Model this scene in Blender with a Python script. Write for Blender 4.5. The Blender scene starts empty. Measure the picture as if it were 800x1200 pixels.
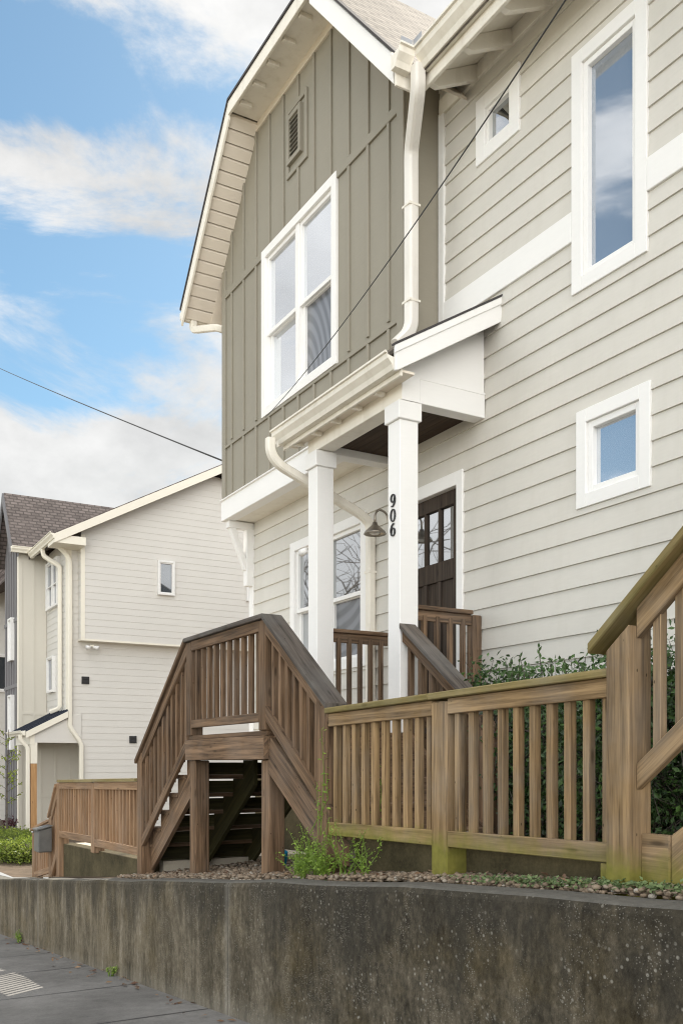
import bpy, bmesh, math, random
from mathutils import Vector, geometry
random.seed(7)
R = math.radians
sc = bpy.context.scene
COL = sc.collection
# ------------------------------------------------------------------ helpers
OFF = {}
class MB:
    """collects polygons in world metres; build() links them as one mesh object"""
    def __init__(s, xf=None):
        s.v = []; s.f = []; s.t = []; s.xf = xf
    def add(s, vs, fs, tint=0.5):
        b = len(s.v)
        s.v += [s.xf(*p) if s.xf else tuple(p) for p in vs]
        s.f += [tuple(b+i for i in f) for f in fs]
        s.t += [tint]*len(fs)
    def box(s, x0, x1, y0, y1, z0, z1, tint=0.5):
        s.add([(x0,y0,z0),(x1,y0,z0),(x1,y1,z0),(x0,y1,z0),(x0,y0,z1),(x1,y0,z1),(x1,y1,z1),(x0,y1,z1)],
              [(0,3,2,1),(4,5,6,7),(0,1,5,4),(1,2,6,5),(2,3,7,6),(3,0,4,7)], tint)
    def prism(s, poly, axis, a, b, tint=0.5):
        n = len(poly)
        def p(q, k):
            return (k,q[0],q[1]) if axis=='x' else (q[0],k,q[1]) if axis=='y' else (q[0],q[1],k)
        s.add([p(q,a) for q in poly]+[p(q,b) for q in poly],
              [tuple(range(n)), tuple(range(2*n-1,n-1,-1))]+[(i,(i+1)%n,n+(i+1)%n,n+i) for i in range(n)], tint)
    def quad(s, a, b, c, d, tint=0.5): s.add([a,b,c,d], [(0,1,2,3)], tint)
    def tube(s, pts, r, n=8, tint=0.5, flat=1.0, cap=True, sq=False):
        pts = [Vector(p) for p in pts]; rs = r if isinstance(r,(list,tuple)) else [r]*len(pts)
        vs = []; fs = []
        side = None
        for i,p in enumerate(pts):
            d = (pts[min(i+1,len(pts)-1)]-pts[max(i-1,0)]).normalized()
            if side is None:
                side = d.cross(Vector((0,0,1)))
                if side.length < .05: side = d.cross(Vector((0,1,0)))
            side = (side-d*side.dot(d)).normalized(); up = side.cross(d)
            for k in range(n):
                a = 2*math.pi*(k+.5)/n
                q=(abs(math.cos(a))**5+abs(math.sin(a))**5)**-.2 if sq else 1.
                vs.append(tuple(p+side*math.cos(a)*rs[i]*q+up*math.sin(a)*rs[i]*flat*q))
        for i in range(len(pts)-1):
            for k in range(n):
                fs.append((i*n+k,i*n+(k+1)%n,(i+1)*n+(k+1)%n,(i+1)*n+k))
        if cap:
            fs.append(tuple(range(n))); fs.append(tuple(range(len(vs)-1,len(vs)-1-n,-1)))
        s.add(vs, fs, tint)
    def lathe(s, c, prof, n=20, tint=0.5):
        vs=[]; fs=[]; m=len(prof)
        for k in range(n):
            a=2*math.pi*k/n
            for r,z in prof: vs.append((c[0]+r*math.cos(a),c[1]+r*math.sin(a),c[2]+z))
        for k in range(n):
            for j in range(m-1):
                fs.append((k*m+j,((k+1)%n)*m+j,((k+1)%n)*m+j+1,k*m+j+1))
        s.add(vs,fs,tint)
    def build(s, name, mat, parent=None, bevel=0, grain=(1,0,0), smooth=False, origin=None, tint=False, normals=True):
        po = OFF.get(parent, Vector((0,0,0))) if parent else Vector((0,0,0))
        o0 = Vector(origin) if origin is not None else po
        me = bpy.data.meshes.new(name)
        me.from_pydata([tuple(Vector(p)-o0) for p in s.v], [], s.f)
        if tint:
            at = me.attributes.new('tint','FLOAT','FACE'); at.data.foreach_set('value', s.t)
        bm = bmesh.new(); bm.from_mesh(me)
        if normals: bmesh.ops.recalc_face_normals(bm, faces=bm.faces)
        if bevel:
            es=[e for e in bm.edges if len(e.link_faces)==2 and e.calc_face_angle(0)>.5]
            bmesh.ops.bevel(bm, geom=es, offset=bevel, segments=1, affect='EDGES', profile=.5, clamp_overlap=True)
        uv = bm.loops.layers.uv.new('UVMap'); g = Vector(grain).normalized()
        bm.normal_update()
        for f in bm.faces:
            n = f.normal; w = n.cross(g)
            if w.length < .3:
                e = n.orthogonal().normalized(); w = n.cross(e); gg = e
                for l in f.loops:
                    p = l.vert.co+o0; l[uv].uv = (p.dot(gg)*3, p.dot(w)*1.0)
            else:
                w.normalize(); ga=(g-n*g.dot(n)).normalized()
                for l in f.loops:
                    p = l.vert.co+o0; l[uv].uv = (p.dot(ga), p.dot(w))
            f.smooth = smooth
        bm.to_mesh(me); bm.free()
        if mat is not None: me.materials.append(mat)
        o = bpy.data.objects.new(name, me); COL.objects.link(o)
        o.location = o0-po
        OFF[o] = o0
        if parent: o.parent = parent
        return o
def tag(o, label, cat, group=None, kind=None):
    o['label']=label; o['category']=cat
    if group: o['group']=group
    if kind: o['kind']=kind
    return o
def thing(name, label, cat, loc, group=None):
    o = bpy.data.objects.new(name, None); o.empty_display_size=.2; COL.objects.link(o)
    o.location = loc; OFF[o]=Vector(loc)
    return tag(o,label,cat,group)
def struct(o): o['kind']='structure'; return o
def again(src, parent, d):
    """a further copy of a part, shifted by d"""
    o = src.copy(); COL.objects.link(o); o.parent = parent
    o.location = src.location+Vector(d); OFF[o]=OFF[src]+Vector(d)
    for ch in [c for c in src.children]:
        k = ch.copy(); COL.objects.link(k); k.parent = o; OFF[k]=OFF[ch]+Vector(d)
    return o
# photograph geometry: camera at the origin (eye level z=0), looking 60 degrees left of +Y; F is the focal length in photo pixels
FP, CX, HZ, CA, SA = 1105.0, 400.0, 895.0, math.cos(R(30)), math.sin(R(30))
def onY(px, py, Y):
    u=(px-CX)/FP; t=Y/(SA+CA*u); return (t*(-CA+SA*u), Y, (HZ-py)*t/FP)
def onX(px, py, X):
    u=(px-CX)/FP; t=X/(-CA+SA*u); return (X, t*(SA+CA*u), (HZ-py)*t/FP)
def lerp(tab, x):
    if x<=tab[0][0]: return tab[0][1]
    for (a,za),(b,zb) in zip(tab,tab[1:]):
        if x<=b: return za+(zb-za)*(x-a)/(b-a)
    return tab[-1][1]
YARD=[(-200,-5),(-80,-2.9),(-27,-1.9),(-18,-1.8),(-14.87,-1.728),(-6.235,-.832),(-4.145,-.624),(-2.23,-.484),(5,-.092),(30,.6)]
WALK=[(-200,-9),(-80,-6),(-30,-3.75),(-14.87,-2.57),(-6,-1.773),(0,-1.25),(10,-.55),(30,.4)]
WTOP=[(-40,-3.1),(-26,-2.55),(-14.87,-1.735),(-6.235,-.84),(-4.145,-.632),(-2.23,-.492),(5,-.1)]
zy=lambda x: lerp(YARD,x)
zw=lambda x: lerp(WALK,x)
zt=lambda x: lerp(WTOP,x)
# ------------------------------------------------------------------ materials
class NT:
    def __init__(s, name):
        s.m=bpy.data.materials.new(name); s.m.use_nodes=True
        s.t=s.m.node_tree; s.b=s.t.nodes['Principled BSDF']
    def n(s, typ, ins=None, **kw):
        o=s.t.nodes.new(typ)
        for k,v in kw.items(): setattr(o,k,v)
        for k,v in (ins or {}).items(): s.set(o.inputs[k], v)
        return o
    def set(s, sock, v):
        if isinstance(v, bpy.types.NodeSocket): s.t.links.new(v, sock)
        else: sock.default_value = v
    def coord(s, kind='Object', scale=(1,1,1), rot=(0,0,0)):
        tc=s.n('ShaderNodeTexCoord')
        return s.n('ShaderNodeMapping',{'Vector':tc.outputs[kind],'Scale':scale,'Rotation':rot}).outputs[0]
    def pos(s, scale=(1,1,1)):
        g=s.n('ShaderNodeNewGeometry')
        return s.n('ShaderNodeMapping',{'Vector':g.outputs['Position'],'Scale':scale}).outputs[0]
    def noise(s, vec, scale, detail=4, rough=.55, dist=0):
        return s.n('ShaderNodeTexNoise',{'Vector':vec,'Scale':scale,'Detail':detail,'Roughness':rough,'Distortion':dist}).outputs[0]
    def ramp(s, fac, stops, interp='LINEAR'):
        r=s.n('ShaderNodeValToRGB',{'Fac':fac}); r.color_ramp.interpolation=interp
        e=r.color_ramp.elements
        while len(e)<len(stops): e.new(.5)
        for el,(p,c) in zip(e,stops):
            el.position=p; el.color=(c,c,c,1) if not isinstance(c,(tuple,list)) else (*c,1)
        return r.outputs[0]
    def mix(s, fac, a, b, mode='MIX'):
        m=s.n('ShaderNodeMix',data_type='RGBA',blend_type=mode)
        s.set(m.inputs[0],fac)
        for sock,v in ((m.inputs[6],a),(m.inputs[7],b)):
            s.set(sock, (*v,1) if isinstance(v,(tuple,list)) and len(v)==3 else v)
        return m.outputs[2]
    def math(s, op, a, b=0, clamp=False):
        m=s.n('ShaderNodeMath',operation=op,use_clamp=clamp); s.set(m.inputs[0],a); s.set(m.inputs[1],b); return m.outputs[0]
    def bump(s, h, strength=.3, dist=.01):
        s.set(s.b.inputs['Normal'], s.n('ShaderNodeBump',{'Height':h,'Strength':strength,'Distance':dist}).outputs[0])
    def base(s, c, rough=.6, spec=.4):
        s.set(s.b.inputs['Base Color'], (*c,1) if isinstance(c,(tuple,list)) and len(c)==3 else c)
        s.set(s.b.inputs['Roughness'], rough); s.b.inputs['Specular IOR Level'].default_value=spec
        return s.m
def paint(name, c, rough=.55, var=.08, grime=.0):
    k=NT(name); p=k.pos()
    a=k.noise(p,1.3,5,.6); b=k.noise(k.pos((9,9,60)),1.0,3)
    f=k.math('ADD',k.math('MULTIPLY',a,.7),k.math('MULTIPLY',b,.3))
    col=k.ramp(f,[(.3,tuple(x*(1-var) for x in c)),(.7,tuple(min(1,x*(1+var)) for x in c))])
    if grime:
        g=k.ramp(k.noise(k.pos((7,7,1.3)),1.0,6,.65),[(.5,0.0),(.75,1.0)])
        col=k.mix(k.math('MULTIPLY',g,grime),col,tuple(x*y for x,y in zip(c,(.55,.5,.4))))
    k.bump(k.noise(k.pos((30,30,120)),1.0,3),.08,.004)
    return k.base(col,rough,.35)
def wood(name, dark, light, moss=0.0, grey=.25, zm=(-.30,-.56), bumpy=.5):
    k=NT(name)
    uv=k.n('ShaderNodeTexCoord').outputs['UV']; oi=k.n('ShaderNodeObjectInfo')
    off=k.n('ShaderNodeCombineXYZ',{'X':k.math('MULTIPLY',oi.outputs['Random'],37.),'Y':k.math('MULTIPLY',oi.outputs['Random'],11.),'Z':0.})
    v=k.n('ShaderNodeVectorMath',{0:uv,1:off.outputs[0]},operation='ADD').outputs[0]
    m1=k.n('ShaderNodeMapping',{'Vector':v,'Scale':(1.6,38,1)}).outputs[0]
    m2=k.n('ShaderNodeMapping',{'Vector':v,'Scale':(.9,9,1)}).outputs[0]
    m3=k.n('ShaderNodeMapping',{'Vector':v,'Scale':(5,160,1)}).outputs[0]
    g1=k.noise(m1,1.0,5,.6,.6); g2=k.noise(m2,1.0,4,.5,1.2); g3=k.noise(m3,1.0,3,.6)
    f=k.math('ADD',k.math('MULTIPLY',g1,.5),k.math('ADD',k.math('MULTIPLY',g2,.3),k.math('MULTIPLY',g3,.2)))
    mid=tuple((a+b)/2 for a,b in zip(dark,light))
    col=k.ramp(f,[(.36,dark),(.5,mid),(.63,light)])
    gn=k.ramp(k.noise(k.pos((2.2,2.2,2.2)),1.0,5,.6),[(.42,0.),(.68,1.)])
    lum=.36*(light[0]+light[1]+light[2])
    col=k.mix(k.math('MULTIPLY',gn,grey),col,(lum,lum*.97,lum*.92))
    # knots and nail heads
    vo=k.n('ShaderNodeTexVoronoi',{'Vector':k.n('ShaderNodeMapping',{'Vector':v,'Scale':(2.6,9,1)}).outputs[0],'Scale':1.0})
    kn=k.ramp(vo.outputs['Distance'],[(.05,1.),(.12,0.)])
    col=k.mix(k.math('MULTIPLY',kn,.55),col,tuple(x*.4 for x in dark))
    vn=k.n('ShaderNodeTexVoronoi',{'Vector':k.n('ShaderNodeMapping',{'Vector':v,'Scale':(8.5,17,1)}).outputs[0],'Scale':1.0})
    col=k.mix(k.math('MULTIPLY',k.ramp(vn.outputs['Distance'],[(.045,1.),(.075,0.)]),.75),col,tuple(x_*.3 for x_ in dark))
    br=k.math('ADD',k.math('MULTIPLY',oi.outputs['Random'],.34),.83)
    col=k.mix(1.0,col,k.n('ShaderNodeCombineColor',{0:br,1:br,2:br}).outputs[0],'MULTIPLY')
    if moss:
        z=k.n('ShaderNodeSeparateXYZ',{0:k.n('ShaderNodeNewGeometry').outputs['Position']}).outputs[2]
        zz=k.n('ShaderNodeMapRange',{'Value':z,'From Min':zm[0],'From Max':zm[1]}).outputs[0]
        nz=k.noise(k.pos((5,5,5)),1.0,6,.7)
        mm=k.ramp(k.math('ADD',k.math('MULTIPLY',zz,.75),k.math('MULTIPLY',nz,.75)),[(.50,0.),(.88,1.)])
        mc=k.mix(k.noise(k.pos((22,22,22)),1.0,4),(.10,.105,.018),(.27,.25,.05))
        col=k.mix(k.math('MULTIPLY',mm,moss),col,mc)
    k.bump(f,bumpy,.006)
    return k.base(col,.8,.2)
def concrete_stained():
    k=NT('stained_concrete')
    big=k.noise(k.pos((.7,.7,1.0)),1.0,5,.6)
    st=k.noise(k.pos((3.6,3,.62)),1.0,9,.74,.5)
    st2=k.noise(k.pos((15,9,1.5)),1.0,7,.75,.6)
    fine=k.noise(k.pos((26,26,17)),1.0,8,.8)
    mot=k.noise(k.pos((7,7,4)),1.0,8,.75)
    x=k.n('ShaderNodeSeparateXYZ',{0:k.n('ShaderNodeNewGeometry').outputs['Position']})
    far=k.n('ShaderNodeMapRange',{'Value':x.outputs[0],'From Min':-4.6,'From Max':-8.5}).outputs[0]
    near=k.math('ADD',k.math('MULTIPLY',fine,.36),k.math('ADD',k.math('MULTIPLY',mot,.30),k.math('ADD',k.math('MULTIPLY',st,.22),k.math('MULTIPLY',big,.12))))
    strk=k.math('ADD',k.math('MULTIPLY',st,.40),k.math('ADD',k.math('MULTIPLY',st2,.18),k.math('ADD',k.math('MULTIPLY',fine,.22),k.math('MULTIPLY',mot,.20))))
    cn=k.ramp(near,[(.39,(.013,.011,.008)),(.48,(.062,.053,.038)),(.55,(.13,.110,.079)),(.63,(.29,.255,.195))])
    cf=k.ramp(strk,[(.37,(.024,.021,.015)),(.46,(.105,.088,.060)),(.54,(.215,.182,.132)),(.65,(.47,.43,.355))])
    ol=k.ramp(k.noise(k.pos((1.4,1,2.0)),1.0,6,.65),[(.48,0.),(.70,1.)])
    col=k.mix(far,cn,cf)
    col=k.mix(k.math('MULTIPLY',ol,.38),col,k.mix(fine,(.04,.028,.008),(.20,.145,.055)))
    dp=k.n('ShaderNodeAttribute',attribute_name='depth').outputs['Fac']
    xo=k.n('ShaderNodeCombineXYZ',{0:x.outputs[0],1:0.,2:k.math('MULTIPLY',dp,.35)}).outputs[0]
    ln=k.math('ADD',k.math('MULTIPLY',k.noise(xo,2.1,3,.5),1.5),k.math('ADD',k.math('MULTIPLY',k.noise(xo,9.,4,.6),.9),-.95))
    drip=k.n('ShaderNodeMapRange',{'Value':k.math('SUBTRACT',ln,dp),'From Min':-.12,'From Max':.22}).outputs[0]
    col=k.mix(k.math('MULTIPLY',drip,.72),col,k.mix(fine,(.010,.009,.007),(.075,.068,.054)))
    base_=k.n('ShaderNodeMapRange',{'Value':dp,'From Min':.78,'From Max':.98}).outputs[0]
    col=k.mix(k.math('MULTIPLY',k.math('MULTIPLY',base_,st),.7),col,(.30,.28,.235))
    for jx in (-6.21,-12.3,-.2):
        ad=k.math('ABSOLUTE',k.math('SUBTRACT',x.outputs[0],jx))
        col=k.mix(k.ramp(ad,[(.012,.28),(.07,0.)]),col,(.33,.31,.27)); col=k.mix(k.ramp(ad,[(.003,.7),(.009,0.)]),col,(.015,.014,.012))
    # pale pits and aggregate showing through
    vo=k.n('ShaderNodeTexVoronoi',{'Vector':k.pos((1,1,1)),'Scale':26.,'Randomness':1.})
    sp=k.math('MULTIPLY',k.ramp(vo.outputs['Distance'],[(.13,1.),(.24,0.)]),k.math('MULTIPLY',k.math('SUBTRACT',1.,k.math('MULTIPLY',far,.8)),k.ramp(k.noise(k.pos((2.2,2.2,2.6)),1.0,5,.7),[(.46,0.),(.6,1.)])))
    vo2=k.n('ShaderNodeTexVoronoi',{'Vector':k.pos((1,1,1)),'Scale':75.})
    sp2=k.math('MULTIPLY',k.ramp(vo2.outputs['Distance'],[(.15,1.),(.3,0.)]),k.ramp(k.noise(k.pos((4,4,2)),1.3,4,.7),[(.48,0.),(.6,.8)]))
    col=k.mix(k.math('MULTIPLY',k.math('MAXIMUM',sp,sp2),.7),col,(.36,.34,.29))
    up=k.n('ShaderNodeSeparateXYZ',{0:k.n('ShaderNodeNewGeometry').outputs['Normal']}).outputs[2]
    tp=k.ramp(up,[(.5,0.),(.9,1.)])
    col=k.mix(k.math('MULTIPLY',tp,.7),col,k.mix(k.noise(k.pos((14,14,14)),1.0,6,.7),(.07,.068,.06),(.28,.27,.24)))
    h=k.math('ADD',k.noise(k.pos((40,40,25)),1.0,6,.7),k.math('MULTIPLY',k.math('ADD',sp,sp2),-.4))
    k.bump(h,.8,.012)
    return k.base(col,.92,.15)
def pavement(name, c1, c2, sc1=1.0):
    k=NT(name)
    a=k.noise(k.pos((.9,.9,.9)),sc1,6,.62); b=k.noise(k.pos((55,55,55)),1.0,4,.7); d=k.noise(k.pos((7,7,7)),1.0,6,.7)
    f=k.math('ADD',k.math('MULTIPLY',a,.5),k.math('ADD',k.math('MULTIPLY',b,.22),k.math('MULTIPLY',d,.28)))
    col=k.ramp(f,[(.36,c1),(.64,c2)])
    vo=k.n('ShaderNodeTexVoronoi',{'Vector':k.pos(),'Scale':9.}); cr=k.ramp(vo.outputs['Distance'],[(.03,1.),(.06,0.)])
    col=k.mix(k.math('MULTIPLY',cr,.4),col,(.3,.27,.22))
    k.bump(b,.5,.006)
    return k.base(col,.9,.2)
def shingles(name, a, b, row=.125, w=.26):
    k=NT(name); uv=k.n('ShaderNodeTexCoord').outputs['UV']
    br=k.n('ShaderNodeTexBrick',{'Vector':uv,'Color1':(*a,1),'Color2':(*b,1),'Mortar':(a[0]*.16,a[1]*.16,a[2]*.16,1),'Scale':1.0,'Mortar Size':.02,'Mortar Smooth':.2,'Bias':0.,'Brick Width':w,'Row Height':row})
    n=k.noise(k.pos((2,2,2)),1.0,5,.7)
    col=k.mix(.35,br.outputs['Color'],k.ramp(n,[(.3,tuple(x*.55 for x in a)),(.7,tuple(min(1,x*1.3) for x in b))]))
    col=k.mix(.25,col,k.ramp(k.noise(k.pos((90,90,90)),1.0,3),[(.3,tuple(x*.4 for x in a)),(.7,tuple(min(1,x*1.5) for x in b))]))
    # each course rises towards its lower edge
    sx=k.n('ShaderNodeSeparateXYZ',{0:uv}); fr=k.math('FRACT',k.math('DIVIDE',sx.outputs[1],row))
    h=k.math('ADD',k.math('MULTIPLY',br.outputs['Fac'],-.5),k.math('MULTIPLY',k.math('SUBTRACT',1.,fr),1.))
    k.bump(h,.9,.02)
    return k.base(col,.9,.15)
def leafy(name, c1, c2, rough=.5, trans=.3):
    k=NT(name); at=k.n('ShaderNodeAttribute',attribute_name='tint')
    col=k.ramp(at.outputs['Fac'],[(0.,c1),(1.,c2)])
    k.base(col,rough,.4)
    tr=k.n('ShaderNodeBsdfTranslucent',{'Color':col})
    mx=k.n('ShaderNodeMixShader',{0:trans,1:k.b.outputs[0],2:tr.outputs[0]})
    k.t.links.new(mx.outputs[0], k.t.nodes['Material Output'].inputs[0])
    return k.m
def glass(name, c=(.02,.025,.03), refl=.5, rough=.015, moire=False, wob=.012):
    k=NT(name); k.base(c,.25,.5)
    if moire:
        wv=k.n('ShaderNodeTexWave',{'Vector':k.n('ShaderNodeMapping',{'Vector':k.pos(),'Scale':(1,1,.6),'Location':(9.15,0,-2.45)}).outputs[0],'Scale':3.4,'Distortion':1.6,'Detail':1.,'Detail Scale':.6},wave_type='RINGS',rings_direction='Y')
        k.base(k.ramp(wv.outputs['Fac'],[(.2,(.035,.04,.046)),(.8,(.125,.13,.15))]),.4,.4)
    lw=k.n('ShaderNodeLayerWeight',{'Blend':.35})
    gl=k.n('ShaderNodeBsdfGlossy',{'Color':(.93,.96,1,1),'Roughness':rough})
    bp=k.n('ShaderNodeBump',{'Height':k.noise(k.pos((1.3,1.3,1.0)),1.0,0,.4),'Strength':wob,'Distance':.05})
    k.t.links.new(bp.outputs[0],gl.inputs['Normal'])
    f=k.math('ADD',k.math('MULTIPLY',lw.outputs['Facing'],.35),refl,True)
    mx=k.n('ShaderNodeMixShader',{0:f,1:k.b.outputs[0],2:gl.outputs[0]})
    k.t.links.new(mx.outputs[0], k.t.nodes['Material Output'].inputs[0])
    return k.m
def plain(name, c, rough=.5, metal=0., spec=.5, noise=.15):
    k=NT(name); n=k.noise(k.pos((12,12,12)),1.0,5,.6)
    k.b.inputs['Metallic'].default_value=metal
    col=k.ramp(n,[(.3,tuple(x*(1-noise) for x in c)),(.7,tuple(min(1,x*(1+noise)) for x in c))])
    return k.base(col,rough,spec)

M=dict(
 siding=paint('greige_siding_paint',(.62,.596,.542),.5,.06,.10),
 trim=paint('white_trim_paint',(.84,.83,.81),.45,.03),
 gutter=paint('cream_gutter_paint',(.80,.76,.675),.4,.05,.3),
 pipe=paint('scuffed_white_pipe_paint',(.78,.75,.70),.4,.04,.3),
 taupe=paint('taupe_board_paint',(.285,.262,.21),.55,.05),
 soffit=paint('soffit_paint',(.76,.69,.59),.55,.06),
 wood=wood('brown_stained_timber',(.036,.022,.013),(.255,.160,.094),grey=.18),
 woodtop=wood('weathered_handrail_timber',(.035,.030,.026),(.16,.135,.115),grey=.6,bumpy=1.),
 fence=wood('tan_weathered_timber',(.075,.046,.021),(.40,.268,.138),moss=.9,grey=.25),
 fencecap=wood('mossy_cap_timber',(.10,.07,.030),(.34,.25,.13),moss=.3,grey=.35,zm=(2.6,-.6)),
 leftfence=wood('reddish_brown_timber',(.14,.082,.045),(.38,.245,.145),grey=.15),
 shade=wood('shaded_green_timber',(.028,.026,.012),(.085,.075,.028),grey=.1),  # green timber under the stairs, its shade put into the dark colour
 darkwood=wood('dark_door_timber',(.022,.017,.013),(.068,.050,.038),grey=.15,bumpy=.25),
 ceiling=wood('brown_ceiling_boards',(.03,.02,.014),(.075,.05,.034),grey=.05),
 concrete=concrete_stained(),
 curb=pavement('mossy_curb_concrete',(.028,.024,.012),(.14,.115,.062),1.7),
 path=pavement('pale_path_concrete',(.46,.41,.33),(.62,.56,.46)),
 walk=pavement('grey_sidewalk_asphalt',(.125,.120,.112),(.27,.26,.245)),
 road=pavement('road_asphalt',(.13,.125,.12),(.20,.195,.185)),
 soil=pavement('brown_soil',(.05,.035,.022),(.15,.11,.075),2.5),
 lawn=pavement('dry_ground',(.20,.18,.12),(.34,.30,.21),2.),
 roof=shingles('tan_shingles',(.105,.09,.074),(.25,.22,.185)),
 roofb=shingles('brown_shingles',(.075,.062,.058),(.21,.175,.16),.125,.22),
 roofedge=plain('dark_roof_edge',(.05,.045,.045),.8),
 navy=plain('navy_metal_roof',(.018,.025,.045),.35,.3),
 bsiding=paint('cream_siding_paint',(.62,.60,.56),.5,.03),
 bpanel=paint('pale_panel_paint',(.60,.57,.50),.5,.03),
 bgrey=paint('charcoal_panel_paint',(.155,.15,.155),.55,.05),
 btrim=paint('pale_trim_paint',(.76,.72,.62),.45,.03),
 cedar=wood('orange_cedar_timber',(.36,.19,.08),(.60,.36,.17),grey=.0),
 glass=glass('sky_reflecting_glass',(.34,.36,.40),.52),
 glasstall=glass('blue_reflecting_glass',(.20,.24,.30),.26),
 glassdark=glass('dark_reflecting_glass',(.015,.018,.018),.40,wob=.05),
 glassfar=glass('far_window_glass',(.02,.03,.04),.12),
 screen=glass('insect_screen_mesh',(.06,.065,.075),.05,.18,True),
 black=plain('black_plastic',(.015,.015,.016),.5),
 iron=plain('aged_bronze_metal',(.30,.265,.22),.35,.8),
 lampglow=plain('opal_glass',(.75,.73,.68),.3),
 white=plain('white_plastic',(.75,.74,.72),.4,noise=.05),
 grey=plain('grey_painted_steel',(.11,.11,.105),.45,.2),
 steel=plain('galvanised_steel',(.5,.5,.5),.4,.8),
 blue=plain('blue_plastic_film',(.02,.28,.48),.3),
 cable=plain('black_cable',(.03,.03,.03),.6),
 bark=plain('grey_brown_bark',(.10,.085,.07),.9,noise=.4),
 leafdark=leafy('evergreen_leaf',(.012,.030,.010),(.10,.19,.05),.33,.22),
 leafhedge=leafy('yellow_green_leaf',(.07,.12,.015),(.34,.40,.07),.45,.5),
 leafweed=leafy('weed_leaf',(.09,.17,.02),(.32,.46,.07),.5,.35),
 leafcover=leafy('sage_ground_leaf',(.06,.10,.035),(.20,.27,.11),.6,.25),
 leafpurple=leafy('purple_leaf',(.03,.008,.012),(.09,.02,.03),.5,.2),
 drypl=leafy('dry_leaf',(.10,.05,.03),(.30,.20,.12),.7,.1),
)
def pebblemat():
    k=NT('river_pebbles'); at=k.n('ShaderNodeAttribute',attribute_name='tint')
    col=k.ramp(at.outputs['Fac'],[(0.,(.06,.042,.03)),(.35,(.17,.115,.075)),(.6,(.27,.20,.14)),(.85,(.33,.28,.22)),(1.,(.45,.42,.37))])
    n=k.noise(k.pos((60,60,60)),1.0,4,.6)
    col=k.mix(.4,col,k.mix(n,(.05,.04,.03),(.35,.28,.2)))
    return k.base(col,.75,.3)
M['pebble']=pebblemat()
# ------------------------------------------------------------------ generic builders
def faceY(Y):  return lambda a,d,z: (a, Y-d, z)          # wall looking towards -Y (the street)
def faceX(X):  return lambda a,d,z: (X+d, a, z)          # wall looking towards +X
def siding(mb, rng, z0, z1, reveal, holes=(), lap=.016, base=None):
    """lapped boards; rng(z)->(a0,a1); holes (a0,a1,z0,z1)"""
    base = z0 if base is None else base
    k = math.floor((z0-base)/reveal)
    while base+k*reveal < z1-1e-6:
        c0=base+k*reveal; c1=c0+reveal; k+=1
        cuts=sorted({max(c0,z0),min(c1,z1)}|{h for H in holes for h in H[2:] if c0<h<c1 and z0<h<z1})
        for zb,zt_ in zip(cuts,cuts[1:]):
            if zt_-zb<1e-5: continue
            db=lap*(1-(zb-c0)/reveal)+.002; dt=lap*(1-(zt_-c0)/reveal)+.002
            zm=(zb+zt_)/2
            A0,A1=rng(zb); B0,B1=rng(zt_)
            segs=[(0,None)]
            hs=sorted((h[0],h[1]) for h in holes if h[2]<zm<h[3])
            xs=[]; cur=None
            left=(A0,B0)
            for h0,h1 in hs:
                xs.append((left,(h0,h0))); left=(h1,h1)
            xs.append((left,(A1,B1)))
            for (la,lb),(ra,rb) in xs:
                if ra<=la+1e-4 and rb<=lb+1e-4: continue
                mb.quad((la,db,zb),(ra,db,zb),(rb,dt,zt_),(lb,dt,zt_))
                if abs(zb-c0)<1e-6: mb.quad((la,.0,zb),(ra,.0,zb),(ra,db,zb),(la,db,zb))
def flatwall(mb, outline, holes=(), d=0.0):
    polys=[[Vector((a,z,0)) for a,z in outline]]+[[Vector((h[0],h[2],0)),Vector((h[0],h[3],0)),Vector((h[1],h[3],0)),Vector((h[1],h[2],0))] for h in holes]
    flat=[p for q in polys for p in q]
    tris=geometry.tessellate_polygon(polys)
    mb.add([(p.x,d,p.y) for p in flat],[tuple(t) for t in tris])
def frame(mb, a0,a1,z0,z1,w,d0,d1,wb=None):
    wb=wb or w
    mb.box(a0,a0+w,d0,d1,z0,z1); mb.box(a1-w,a1,d0,d1,z0,z1)
    mb.box(a0+w,a1-w,d0,d1,z1-w,z1); mb.box(a0+w,a1-w,d0,d1,z0,z0+wb)
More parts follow.
